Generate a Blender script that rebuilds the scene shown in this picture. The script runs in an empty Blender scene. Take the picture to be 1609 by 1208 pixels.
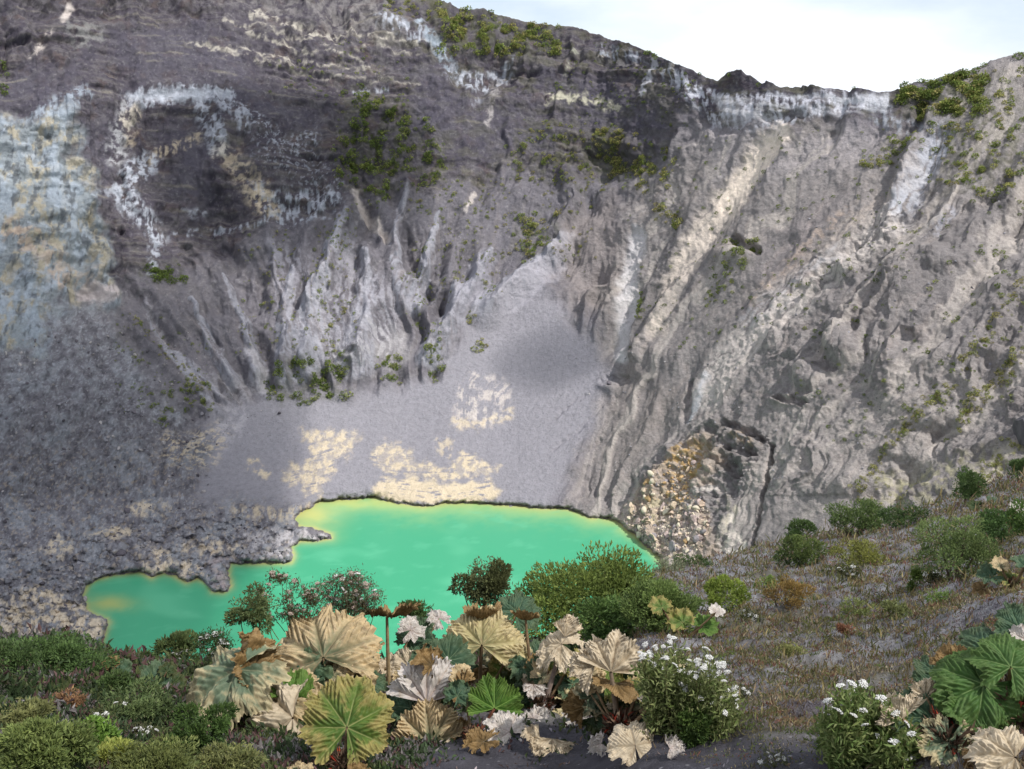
import bpy, bmesh, math, random
import numpy as np
from mathutils import Vector, Matrix

# ------------------------------------------------------------------ camera, sky, sun, exposure
scene = bpy.context.scene
COL = scene.collection
PITCH = math.radians(17.0)
HFOV = math.radians(55.0)
PW, PH = 1609.0, 1208.0
FPX = PW / 2 / math.tan(HFOV / 2)
cam_d = bpy.data.cameras.new('camera')
cam_d.angle = HFOV
cam_d.clip_start = 0.1
cam_d.clip_end = 20000
cam = bpy.data.objects.new('camera', cam_d)
cam.rotation_euler = (math.radians(90) - PITCH, 0, 0)
COL.objects.link(cam)
scene.camera = cam

SUN = Vector((0.50, -0.33, 0.80)).normalized()
sun_d = bpy.data.lights.new('sun', 'SUN')
sun_d.energy = 5.0
sun_d.angle = math.radians(0.6)
sun_d.color = (1.0, 0.965, 0.91)
sun = bpy.data.objects.new('sun', sun_d)
sun.rotation_euler = SUN.to_track_quat('Z', 'Y').to_euler()
COL.objects.link(sun)

world = bpy.data.worlds.new('World')
scene.world = world
world.use_nodes = True
wn, wl = world.node_tree.nodes, world.node_tree.links
wn.clear()
wo = wn.new('ShaderNodeOutputWorld')
bg = wn.new('ShaderNodeBackground')
sky = wn.new('ShaderNodeTexSky')
sky.sky_type = 'NISHITA'
sky.sun_disc = False
sky.sun_elevation = math.asin(SUN.z)
sky.sun_rotation = math.atan2(SUN.x, SUN.y)
sky.altitude = 3300
sky.air_density = 1.0
sky.dust_density = 1.5
tc = wn.new('ShaderNodeTexCoord')
mp = wn.new('ShaderNodeMapping')
mp.inputs['Scale'].default_value = (1.6, 1.6, 4.2)
mp.inputs['Location'].default_value = (0.35, 0.1, 0.25)
nz = wn.new('ShaderNodeTexNoise')
nz.inputs['Scale'].default_value = 1.5
nz.inputs['Detail'].default_value = 7
nz.inputs['Roughness'].default_value = 0.52
rp = wn.new('ShaderNodeValToRGB')
rp.color_ramp.elements[0].position = 0.30
rp.color_ramp.elements[0].color = (0.08, 0.08, 0.08, 1)
rp.color_ramp.elements[1].position = 0.60
rp.color_ramp.elements[1].color = (1, 1, 1, 1)
mx = wn.new('ShaderNodeMixRGB')
mx.inputs[2].default_value = (10.6, 11.1, 12.0, 1)      # sunlit thin cloud
wl.new(tc.outputs['Generated'], mp.inputs[0]); wl.new(mp.outputs[0], nz.inputs['Vector'])
wl.new(nz.outputs['Fac'], rp.inputs[0]); wl.new(rp.outputs[0], mx.inputs[0])
wl.new(sky.outputs[0], mx.inputs[1]); wl.new(mx.outputs[0], bg.inputs[0]); wl.new(bg.outputs[0], wo.inputs[0])
bg.inputs[1].default_value = 0.10

scene.view_settings.view_transform = 'Standard'
scene.view_settings.look = 'None'
scene.view_settings.exposure = 0.12
scene.view_settings.gamma = 1.0
scene.render.engine = 'CYCLES'
scene.cycles.volume_bounces = 1
scene.cycles.max_bounces = 6

# ------------------------------------------------------------------ helpers
def tag(o, label=None, cat=None, group=None, kind=None):
    if label: o['label'] = label
    if cat: o['category'] = cat
    if group: o['group'] = group
    if kind: o['kind'] = kind
    return o

def np_mesh(name, V, F, colors=None, smooth=True, mat=None, parent=None, link=True):
    """V (n,3), F (m,k) -> object; colors (n,3) per-vertex colour attribute Col"""
    me = bpy.data.meshes.new(name)
    V = np.ascontiguousarray(V, dtype=np.float32)
    F = np.ascontiguousarray(F, dtype=np.int32)
    m, k = F.shape
    me.vertices.add(len(V)); me.vertices.foreach_set('co', V.ravel())
    me.loops.add(m * k); me.loops.foreach_set('vertex_index', F.ravel())
    me.polygons.add(m)
    me.polygons.foreach_set('loop_start', np.arange(0, m * k, k, dtype=np.int32))
    me.polygons.foreach_set('loop_total', np.full(m, k, dtype=np.int32))
    me.polygons.foreach_set('use_smooth', np.full(m, smooth, dtype=bool))
    me.update(calc_edges=True)
    if colors is not None:
        ca = me.color_attributes.new('Col', 'FLOAT_COLOR', 'POINT')
        c4 = np.ones((len(V), 4), dtype=np.float32); c4[:, :3] = colors
        ca.data.foreach_set('color', c4.ravel())
    if mat: me.materials.append(mat)
    o = bpy.data.objects.new(name, me)
    if link: COL.objects.link(o)
    if parent: o.parent = parent
    return o

def empty(name, loc=(0, 0, 0)):
    o = bpy.data.objects.new(name, None); COL.objects.link(o); o.location = loc
    o.empty_display_size = 0.3
    return o

def gridfaces(nr, nc):
    i = np.arange(nr * nc, dtype=np.int32).reshape(nr, nc)
    return np.stack([i[:-1, :-1], i[:-1, 1:], i[1:, 1:], i[1:, :-1]], -1).reshape(-1, 4)

_rng = np.random.RandomState(7)
_perm = _rng.permutation(4096).astype(np.int32)
_g2 = np.stack([np.cos(np.linspace(0, 2 * np.pi, 4096, endpoint=False)), np.sin(np.linspace(0, 2 * np.pi, 4096, endpoint=False))], -1).astype(np.float32)
_g3 = _rng.normal(size=(4096, 3)).astype(np.float32)
_g3 /= np.linalg.norm(_g3, axis=1, keepdims=True)

def n2(x, y, s=0):
    x = np.asarray(x, np.float32) + 13.7 * s; y = np.asarray(y, np.float32) - 7.3 * s
    xi = np.floor(x).astype(np.int32); yi = np.floor(y).astype(np.int32)
    fx = x - xi; fy = y - yi
    u = fx * fx * fx * (fx * (fx * 6 - 15) + 10); v = fy * fy * fy * (fy * (fy * 6 - 15) + 10)
    def g(a, b, dx, dy):
        h = _perm[(_perm[(xi + a) & 4095] + yi + b) & 4095]
        gg = _g2[h]; return gg[..., 0] * dx + gg[..., 1] * dy
    a = g(0, 0, fx, fy); b = g(1, 0, fx - 1, fy); c = g(0, 1, fx, fy - 1); d = g(1, 1, fx - 1, fy - 1)
    return (a + u * (b - a)) * (1 - v) + (c + u * (d - c)) * v

def f2(x, y, o=4, s=0, gain=0.5):
    r = 0; a = 1.0
    for i in range(o):
        c_, s_ = math.cos(0.6 + i * 1.1), math.sin(0.6 + i * 1.1); k_ = 2.03 ** i
        r = r + a * n2((x * c_ - y * s_) * k_, (x * s_ + y * c_) * k_, s + i * 3.1); a *= gain
    return r

def f2a(x, y, o=4, s=0, gain=0.5):
    r = 0; a = 1.0
    for i in range(o):
        r = r + a * n2(x * 2.03 ** i, y * 2.03 ** i, s + i * 3.1); a *= gain
    return r

def r2(x, y, o=3, s=0, gain=0.5):
    """ridged: 0..1 with sharp crests"""
    r = 0; a = 1.0; t = 0
    for i in range(o):
        r = r + a * (1 - np.abs(n2(x * 2.03 ** i, y * 2.03 ** i, s + i * 3.1)) * 2.2); t += a; a *= gain
    return r / t

def n3(x, y, z, s=0):
    x = np.asarray(x, np.float32) + 13.7 * s; y = np.asarray(y, np.float32) - 7.3 * s; z = np.asarray(z, np.float32) + 3.9 * s
    xi = np.floor(x).astype(np.int32); yi = np.floor(y).astype(np.int32); zi = np.floor(z).astype(np.int32)
    fx = x - xi; fy = y - yi; fz = z - zi
    u = fx * fx * (3 - 2 * fx); v = fy * fy * (3 - 2 * fy); w = fz * fz * (3 - 2 * fz)
    def g(a, b, c):
        h = _perm[(_perm[(_perm[(xi + a) & 4095] + yi + b) & 4095] + zi + c) & 4095]
        gg = _g3[h]; return gg[..., 0] * (fx - a) + gg[..., 1] * (fy - b) + gg[..., 2] * (fz - c)
    r0 = g(0, 0, 0); r0 = r0 + u * (g(1, 0, 0) - r0)
    r1 = g(0, 1, 0); r1 = r1 + u * (g(1, 1, 0) - r1)
    r0 = r0 + v * (r1 - r0)
    q0 = g(0, 0, 1); q0 = q0 + u * (g(1, 0, 1) - q0)
    q1 = g(0, 1, 1); q1 = q1 + u * (g(1, 1, 1) - q1)
    q0 = q0 + v * (q1 - q0)
    return r0 + w * (q0 - r0)

def f3(P, fr, o=3, s=0, gain=0.5):
    r = 0; a = 1.0
    for i in range(o):
        k = fr * 2.03 ** i
        r = r + a * n3(P[..., 0] * k, P[..., 1] * k, P[..., 2] * k, s + i * 3.1); a *= gain
    return r

def sstep(a, b, x):
    t = np.clip((x - a) / (b - a), 0, 1); return t * t * (3 - 2 * t)

def ray(u, v):
    """direction through photograph pixel (u, v)"""
    x = (np.asarray(u, float) - PW / 2) / FPX; y = (PH / 2 - np.asarray(v, float)) / FPX
    cp, sp = math.cos(PITCH), math.sin(PITCH)
    return np.stack(np.broadcast_arrays(x, cp + y * sp, -sp + y * cp), -1)

def hyp_tan(u, v):
    d = ray(u, v); h = np.hypot(d[..., 0], d[..., 1]); return -d[..., 2] / h

def pt(u, v, r):
    d = ray(u, v); h = np.hypot(d[..., 0], d[..., 1]); return d * (np.asarray(r) / h)[..., None]

def proj(P):
    cp, sp = math.cos(PITCH), math.sin(PITCH)
    dep = P[..., 1] * cp - P[..., 2] * sp
    up = P[..., 1] * sp + P[..., 2] * cp
    dep = np.where(np.abs(dep) < 1e-3, 1e-3, dep)
    return PW / 2 + FPX * P[..., 0] / dep, PH / 2 - FPX * up / dep

def seg_dist(X, Y, pts, closed=False):
    """distance to polyline, arc parameter 0..1"""
    pts = list(pts)
    if closed: pts = pts + [pts[0]]
    L = [math.dist(pts[i], pts[i + 1]) for i in range(len(pts) - 1)]; T = sum(L) or 1
    best = np.full(X.shape, 1e9, np.float32); par = np.zeros(X.shape, np.float32); acc = 0
    for i in range(len(pts) - 1):
        ax, ay = pts[i]; bx, by = pts[i + 1]; l2 = max(L[i] ** 2, 1e-9)
        t = np.clip(((X - ax) * (bx - ax) + (Y - ay) * (by - ay)) / l2, 0, 1)
        d = np.hypot(X - ax - t * (bx - ax), Y - ay - t * (by - ay))
        m = d < best; best = np.where(m, d, best); par = np.where(m, (acc + t * L[i]) / T, par); acc += L[i]
    return best, par

def poly_sd(X, Y, pts):
    """signed distance, positive inside"""
    d, _ = seg_dist(X, Y, pts, True)
    ins = np.zeros(X.shape, bool); n = len(pts)
    for i in range(n):
        x0, y0 = pts[i]; x1, y1 = pts[(i + 1) % n]
        if y0 == y1: continue
        c = ((y0 > Y) != (y1 > Y)) & (X < (x1 - x0) * (Y - y0) / (y1 - y0) + x0)
        ins ^= c
    return np.where(ins, d, -d)

# ------------------------------------------------------------------ materials
def new_mat(name):
    m = bpy.data.materials.new(name); m.use_nodes = True
    return m, m.node_tree.nodes, m.node_tree.links

def ground_mat(name, s1, s2, bump1, bump2, var=0.35, rough=0.95, dist1=1.0, dist2=0.3, speck=None):
    m, N, L = new_mat(name)
    b = N['Principled BSDF']; b.inputs['Roughness'].default_value = rough
    b.inputs['Specular IOR Level'].default_value = 0.15
    at = N.new('ShaderNodeAttribute'); at.attribute_name = 'Col'
    g = N.new('ShaderNodeNewGeometry')
    na = N.new('ShaderNodeTexNoise'); na.inputs['Scale'].default_value = s1; na.inputs['Detail'].default_value = 8; na.inputs['Roughness'].default_value = 0.65
    nb = N.new('ShaderNodeTexNoise'); nb.inputs['Scale'].default_value = s2; nb.inputs['Detail'].default_value = 5; nb.inputs['Roughness'].default_value = 0.7
    for n in (na, nb): L.new(g.outputs['Position'], n.inputs['Vector'])
    r = N.new('ShaderNodeMapRange'); r.inputs[1].default_value = 0.25; r.inputs[2].default_value = 0.75
    r.inputs[3].default_value = 1 - var; r.inputs[4].default_value = 1 + var
    ad = N.new('ShaderNodeMath'); ad.operation = 'ADD'
    ml = N.new('ShaderNodeMath'); ml.operation = 'MULTIPLY'; ml.inputs[1].default_value = 0.5
    L.new(na.outputs['Fac'], ad.inputs[0]); L.new(nb.outputs['Fac'], ad.inputs[1]); L.new(ad.outputs[0], ml.inputs[0]); L.new(ml.outputs[0], r.inputs[0])
    mu = N.new('ShaderNodeVectorMath'); mu.operation = 'SCALE'
    L.new(at.outputs['Color'], mu.inputs[0]); L.new(r.outputs[0], mu.inputs['Scale'])
    src = mu.outputs[0]
    if speck:
        vo = N.new('ShaderNodeTexVoronoi'); vo.inputs['Scale'].default_value = speck[0]; vo.inputs['Randomness'].default_value = 1
        L.new(g.outputs['Position'], vo.inputs['Vector'])
        cr = N.new('ShaderNodeMapRange'); cr.inputs[1].default_value = 0.08; cr.inputs[2].default_value = 0.22; cr.inputs[3].default_value = speck[1]; cr.inputs[4].default_value = 0
        L.new(vo.outputs['Distance'], cr.inputs[0])
        sm = N.new('ShaderNodeMath'); sm.operation = 'GREATER_THAN'; sm.inputs[1].default_value = 0.72
        sx = N.new('ShaderNodeSeparateColor'); L.new(vo.outputs['Color'], sx.inputs[0]); L.new(sx.outputs[0], sm.inputs[0])
        mm = N.new('ShaderNodeMath'); mm.operation = 'MULTIPLY'; L.new(cr.outputs[0], mm.inputs[0]); L.new(sm.outputs[0], mm.inputs[1])
        mxx = N.new('ShaderNodeMixRGB'); mxx.inputs[2].default_value = speck[2]
        L.new(mm.outputs[0], mxx.inputs[0]); L.new(src, mxx.inputs[1]); src = mxx.outputs[0]
    L.new(src, b.inputs['Base Color'])
    b1 = N.new('ShaderNodeBump'); b1.inputs['Strength'].default_value = bump1; b1.inputs['Distance'].default_value = dist1
    b2 = N.new('ShaderNodeBump'); b2.inputs['Strength'].default_value = bump2; b2.inputs['Distance'].default_value = dist2
    L.new(na.outputs['Fac'], b1.inputs['Height']); L.new(nb.outputs['Fac'], b2.inputs['Height'])
    L.new(b1.outputs[0], b2.inputs['Normal']); L.new(b2.outputs[0], b.inputs['Normal'])
    return m

def attr_mat(name, rough=0.7, spec=0.3, var=0.2, scale=8, trans=0.0, bump=0.0, bdist=0.01):
    m, N, L = new_mat(name)
    b = N['Principled BSDF']; b.inputs['Roughness'].default_value = rough; b.inputs['Specular IOR Level'].default_value = spec
    at = N.new('ShaderNodeAttribute'); at.attribute_name = 'Col'
    g = N.new('ShaderNodeTexCoord')
    na = N.new('ShaderNodeTexNoise'); na.inputs['Scale'].default_value = scale; na.inputs['Detail'].default_value = 6; na.inputs['Roughness'].default_value = 0.65
    L.new(g.outputs['Object'], na.inputs['Vector'])
    r = N.new('ShaderNodeMapRange'); r.inputs[1].default_value = 0.25; r.inputs[2].default_value = 0.75
    r.inputs[3].default_value = 1 - var; r.inputs[4].default_value = 1 + var; L.new(na.outputs['Fac'], r.inputs[0])
    mu = N.new('ShaderNodeVectorMath'); mu.operation = 'SCALE'
    L.new(at.outputs['Color'], mu.inputs[0]); L.new(r.outputs[0], mu.inputs['Scale']); L.new(mu.outputs[0], b.inputs['Base Color'])
    if bump:
        bb = N.new('ShaderNodeBump'); bb.inputs['Strength'].default_value = bump; bb.inputs['Distance'].default_value = bdist
        L.new(na.outputs['Fac'], bb.inputs['Height']); L.new(bb.outputs[0], b.inputs['Normal'])
    if trans > 0:
        t = N.new('ShaderNodeBsdfTranslucent'); L.new(mu.outputs[0], t.inputs['Color'])
        ms = N.new('ShaderNodeMixShader'); ms.inputs[0].default_value = trans
        L.new(b.outputs[0], ms.inputs[1]); L.new(t.outputs[0], ms.inputs[2]); L.new(ms.outputs[0], N['Material Output'].inputs[0])
    return m

# ------------------------------------------------------------------ crater wall, floor and lake bed: one sheet
LAKE_Z = -200.0
SHORE = [(139,919),(151,910),(179,903),(216,898),(227,902),(238,908),(257,899),(275,905),(294,915),(313,908),(325,918),(334,929),(352,930),(364,921),
 (359,904),(361,884),(393,885),(431,885),(457,884),(463,874),(457,859),(471,850),(496,850),(521,846),(520,840),(493,829),(467,825),(463,814),(480,801),
 (505,787),(555,784),(580,780),(599,785),(624,790),(666,796),(701,790),(746,790),(798,794),(854,799),(890,799),(910,806),(930,814),(942,813),(969,818),
 (984,831),(1004,846),(1019,861),(1039,882),(1065,920),(1085,1000),(1000,1110),(600,1170),(300,1150),(170,1080),(154,1020),(162,1003),(172,979),(166,971),(149,966),(138,959),
 (135,949),(130,935)]
RIM = [(-300,-250),(0,-190),(300,-120),(500,-60),(690,0),(760,18),(850,36),(900,43),(960,60),(1010,77),(1050,96),(1100,116),(1128,127),(1140,120),(1165,115),(1183,122),(1196,131),(1206,128),(1225,136),(1260,132),(1300,139),(1340,136),(1380,144),(1400,140),(1440,127),(1490,115),(1540,102),(1580,89),(1609,82),(1760,35),(1900,0)]
BASE = [(-300,1060),(0,960),(150,880),(300,815),(420,800),(600,793),(750,797),(850,802),(950,815),(1030,872),(1200,990),(1400,1130),(1609,1330),(1760,1470),(1900,1500)]
SL_U = [-300, 0, 200, 400, 600, 800, 1000, 1200, 1400, 1609, 1900]
SL_V = [-300, 0, 100, 200, 300, 400, 500, 600, 700, 800, 900, 1500]
SL = [
 [60,60,60,50,40,40,40,40,40,40,40],
 [62,62,60,48,40,40,40,40,40,40,40],
 [62,62,58,55,58,58,50,45,40,34,34],
 [60,62,62,62,60,58,56,62,48,36,34],
 [58,60,62,62,54,50,46,40,38,36,34],
 [50,52,58,52,46,44,42,38,36,36,34],
 [42,44,46,46,44,40,38,37,36,37,34],
 [38,38,40,42,38,30,33,38,40,38,34],
 [34,34,30,26,24,23,30,38,42,36,34],
 [26,26,18,20,27,26,30,36,40,34,34],
 [18,18,12,18,25,25,30,36,36,34,34],
 [18,18,12,18,25,25,30,36,36,34,34]]
def ipc(pts, u): return np.interp(u, [p[0] for p in pts], [p[1] for p in pts])

cu = np.arange(-300, 1905, 10.0); cv = np.arange(1500, -305, -5.0)
tab = np.array(SL, float)
sl = np.stack([np.interp(cv[::-1], SL_V, tab[:, j])[::-1] for j in range(len(SL_U))], 1)
sl = np.stack([np.interp(cu, SL_U, sl[i]) for i in range(len(cv))], 0)
CU, CV = np.meshgrid(cu, cv)
TE = hyp_tan(CU, CV)
RW = np.zeros_like(CU)
vb = ipc(BASE, cu)
for i in range(len(cv)):
    flat = -LAKE_Z / np.maximum(TE[i], 0.05)
    if i == 0: RW[i] = flat; continue
    e0 = np.arctan(TE[i - 1]); e1 = np.arctan(TE[i]); em = (e0 + e1) / 2
    dr = RW[i - 1] / np.cos(em) ** 2 * (e0 - e1) / (np.tan(np.radians(sl[i])) + np.tan(em))
    RW[i] = np.where(cv[i] >= vb, flat, RW[i - 1] + dr)
for _ in range(3):      # smooth across columns
    p = np.pad(RW, ((0, 0), (2, 2)), 'edge')
    RW = (p[:, :-4] + 2 * p[:, 1:-3] + 3 * p[:, 2:-2] + 2 * p[:, 3:-1] + p[:, 4:]) / 9

def samp(T, U, V):
    x = np.clip((U + 300) / 10.0, 0, T.shape[1] - 1.001); y = np.clip((1500 - V) / 5.0, 0, T.shape[0] - 1.001)
    xi = x.astype(int); yi = y.astype(int); fx = x - xi; fy = y - yi
    fx = fx * fx * (3 - 2 * fx) * 0.35 + fx * 0.65
    return (T[yi, xi] * (1 - fx) + T[yi, xi + 1] * fx) * (1 - fy) + (T[yi + 1, xi] * (1 - fx) + T[yi + 1, xi + 1] * fx) * fy

# fall lines: polylines from rim to floor, used as the across-slope coordinate of the gullies
FALL = [[(-300,-100),(-150,0),(-100,400),(50,700),(150,850)], [(60,0),(130,350),(250,530),(360,660),(400,760)], [(300,0),(290,350),(330,500),(410,620),(450,760)],
 [(480,0),(480,300),(470,450),(500,620),(520,780)], [(650,0),(640,300),(600,450),(620,620),(600,780)], [(800,60),(760,200),(720,400),(690,600),(680,780)],
 [(950,80),(880,250),(790,430),(740,600),(740,790)], [(1080,120),(1000,330),(900,520),(850,650),(830,790)], [(1240,150),(1130,320),(1030,480),(960,620),(900,790)],
 [(1440,160),(1330,350),(1150,520),(1050,680),(980,800)], [(1609,120),(1500,330),(1330,520),(1200,700),(1120,860)], [(1760,150),(1650,350),(1500,560),(1350,720),(1200,900)],
 [(1900,300),(1750,550),(1550,750),(1350,950)], [(2300,300),(2150,550),(1950,750),(1750,950)]]
fx_ = np.array([np.interp(cv, [p[1] for p in f], [p[0] for p in f]) for f in FALL])
GT = np.stack([np.interp(cu, fx_[:, i], np.arange(len(FALL))) for i in range(len(cv))], 0)

NC, NR, NB = 1240, 720, 16
VBOT = 1085.0
uu = np.linspace(-280, 1880, NC); rim = ipc(RIM, uu)
rim = rim + 2.0 * n2(uu / 14, uu * 0, 5) + 1.6 * n2(uu / 5, uu * 0, 9)
ss = np.linspace(0, 1, NR)
U = np.broadcast_to(uu, (NR, NC)).astype(np.float32)
V = (VBOT + (rim[None, :] - VBOT) * ss[:, None]).astype(np.float32)
lsd = poly_sd(U + 5 * f2(U / 16, V / 12, 4, 3, .65), V + 3.5 * f2(U / 16, V / 12, 4, 4, .65), SHORE)                       # + inside the lake
te = hyp_tan(U, V)
r_wall = samp(RW, U, V)
dout = np.maximum(-lsd, 0)
bnoise = f2(U / 26, V / 14, 4, 11)
bench_left = sstep(560, 470, U) * sstep(780, 830, V)
hb = 1.1 * (1 - np.exp(-dout / 3.5)) + 0.045 * dout + bench_left * sstep(1, 9, dout) * (3.4 * np.clip(bnoise + 0.15, 0, 1) + 1.6 * np.clip(f2(U / 9, V / 6, 3, 12, .6), 0, 1))
hb = np.where(lsd > 0, -np.minimum(6, 0.35 * lsd), hb)
r_flat = (-LAKE_Z - hb) / np.maximum(te, 0.03)
k = 5.0
far = te < 0.05
r0 = np.where(far, r_wall, -k * np.logaddexp(-np.minimum(r_flat, 3000) / k, -r_wall / k))
r0 = np.where(lsd > -2, r_flat, r0 + (r_flat - r0) * np.exp(-dout / 6.0) * (~far))
P = pt(U, V, r0).astype(np.float32)
# normals of the smooth surface
du = np.gradient(P, axis=1); dv = np.gradient(P, axis=0)
Nn = np.cross(du, dv); Nn /= np.linalg.norm(Nn, axis=-1, keepdims=True) + 1e-9
Nn *= np.where(np.sum(Nn * P, -1, keepdims=True) > 0, -1, 1)
land = sstep(1, 14, dout)
G = samp(GT, U, V).astype(np.float32)

def region(pts, soft, wob=10, sc=30, seed=0):
    """soft weight of a polygon drawn on the slope"""
    w = np.zeros(U.shape, np.float32)
    xs = [p[0] for p in pts]; ys = [p[1] for p in pts]; pad = soft + wob + 8
    c0 = max(0, np.searchsorted(uu, min(xs) - pad)); c1 = min(NC, np.searchsorted(uu, max(xs) + pad) + 1)
    if c1 <= c0: return w, (slice(0, 1), slice(0, 1))
    vs = V[:, c0:c1]; rows = np.where((vs.max(1) > min(ys) - pad) & (vs.min(1) < max(ys) + pad))[0]
    if len(rows) == 0: return w, (slice(0, 1), slice(0, 1))
    sel = (slice(rows[0], rows[-1] + 1), slice(c0, c1))
    X, Y = U[sel], V[sel]
    wx = wob * f2(X / sc, Y / sc, 4, seed + 40, 0.6) ; wy = wob * f2(X / sc, Y / sc, 4, seed + 60, 0.6)
    w[sel] = sstep(-soft, soft, poly_sd(X + wx, Y + wy, pts))
    return w, sel

def stroke(pts, width, soft, wob=4, sc=14, seed=0, taper=0.0):
    w = np.zeros(U.shape, np.float32)
    xs = [p[0] for p in pts]; ys = [p[1] for p in pts]; pad = width + soft + wob + 6
    c0 = max(0, np.searchsorted(uu, min(xs) - pad)); c1 = min(NC, np.searchsorted(uu, max(xs) + pad) + 1)
    if c1 <= c0: return w, (slice(0, 1), slice(0, 1))
    vs = V[:, c0:c1]; rows = np.where((vs.max(1) > min(ys) - pad) & (vs.min(1) < max(ys) + pad))[0]
    if len(rows) == 0: return w, (slice(0, 1), slice(0, 1))
    sel = (slice(rows[0], rows[-1] + 1), slice(c0, c1))
    X, Y = U[sel], V[sel]
    wx = wob * f2(X / sc, Y / sc, 4, seed + 140, 0.6); wy = wob * f2(X / sc, Y / sc, 4, seed + 160, 0.6)
    d, par = seg_dist(X + wx, Y + wy, pts)
    ww = width * (1 - taper * par)
    w[sel] = 1 - sstep(ww - soft, ww + soft, d)
    return w, sel

cliff, _ = region([(-400,480),(60,470),(190,450),(260,420),(430,350),(540,330),(610,300),(700,290),(800,262),(880,285),(1000,262),(1050,205),(1095,190),(1240,205),(1330,190),(1400,205),(1440,175),(1440,60),(900,-60),(-400,-400)], 26, 34, 60, 1)
apron, _ = region([(330,640),(420,612),(560,622),(690,590),(730,520),(800,470),(860,450),(930,530),(960,590),(930,680),(870,790),(850,830),(480,830),(300,800)], 22, 16, 50, 2)
rubble, _ = region([(-400,540),(60,470),(170,490),(230,600),(330,700),(300,780),(470,800),(470,1080),(-400,1200)], 22, 24, 50, 3)
scree, _ = region([(1000,1100),(900,800),(960,600),(940,480),(1000,300),(1100,205),(1440,205),(1480,120),(2000,0),(2000,1100)], 30, 24, 60, 4)
smoothz, _ = region([(1090,215),(1420,215),(1390,340),(1180,500),(1080,660),(930,800),(880,800),(960,600),(1060,430)], 26, 16, 50, 5)
calm = np.zeros(U.shape, np.float32)
for i_, p_ in enumerate([[(180,40),(330,50),(420,120),(500,210),(380,170),(355,140),(205,138)], [(635,120),(690,110),(760,145),(850,160),(870,220),(790,265),(690,240),(650,200)],
    [(-200,90),(80,120),(140,70),(120,160),(60,185),(-200,190)], [(860,110),(1090,160),(1040,250),(840,150)], [(110,210),(190,170),(170,300),(150,330)], [(260,190),(320,200),(330,330),(280,320)]]):
    calm = np.maximum(calm, region(p_, 26, 34, 60, 70 + i_)[0])
mid = np.clip(1 - cliff - apron - rubble * 0.8 - scree * 0.75, 0, 1)

D = np.zeros(U.shape, np.float32)
cell0 = r2(U / 14, V / 11, 3, 95)
wv = f2(U / 90, V / 90, 3, 21)
Gw = G + 0.22 * wv + 0.05 * f2(U / 26, V / 40, 3, 23, .6)
gA = r2(Gw * 2.6, V / 420 + 0.5 * wv, 1, 31)
gB = r2(Gw * 6.5, V / 260, 2, 33)
gC = r2(Gw * 17, V / 130, 2, 35)
gm = 0.35 + 1.3 * sstep(-.35, .35, f2(U / 110, V / 110, 2, 24))
D += mid * gm * (7.0 * (gA - 0.6) + 2.0 * (gB - 0.6) + 0.3 * (gC - 0.6))
D += scree * gm * (1 - 0.7 * smoothz) * (2.4 * (gA - 0.6) + 1.2 * (gB - 0.6) + 0.25 * (gC - 0.6))
D += cliff * (1 - .6 * calm) * gm * (6.0 * (gA - 0.6) + 2.6 * (gB - 0.6) + 0.6 * (gC - .6))
D += apron * .35 * f2(U / 40, V / 25, 3, 97)
# strata: ledges that follow the beds
zt = P[..., 2] + 0.10 * P[..., 0] + 7 * f3(P, 1 / 90., 2, 51)
bed = 0.62 * n2(zt / 9.0, U / 260, 61) + 0.5 * n2(zt / 3.6, U / 160, 63) + 0.35 * n2(zt / 1.6, U / 120, 65)
bedstep = np.tanh(3.2 * (0.7 * n2(zt / 9.0, U / 260, 61) + 0.55 * n2(zt / 3.9, U / 160, 63)))
bedm = (1 - 0.85 * calm) * (0.35 + 0.9 * sstep(-.3, .35, f2(U / 80, V / 50, 3, 67)))
D += cliff * bedm * (2.0 * bedstep + 0.9 * bed)
big = f3(P, 1 / 55., 3, 71)
mdn = f3(P, 1 / 13., 4, 73, 0.55)
fin = f3(P, 1 / 3.2, 3, 75, 0.62)
D += (cliff * 7 + mid * 3 + scree * 2.8 * (1 - .5 * smoothz) + rubble * 3 + apron * 0.8) * big
D += (cliff * 3.0 * (1 - .7 * calm) + mid * 1.4 + scree * (0.9 - 0.7 * smoothz) + rubble * 2.0 + apron * 0.25) * mdn
D += (cliff * 1.0 + mid * 0.65 + scree * (0.62 - 0.42 * smoothz) + rubble * 1.2 + apron * 0.05) * fin
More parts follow.
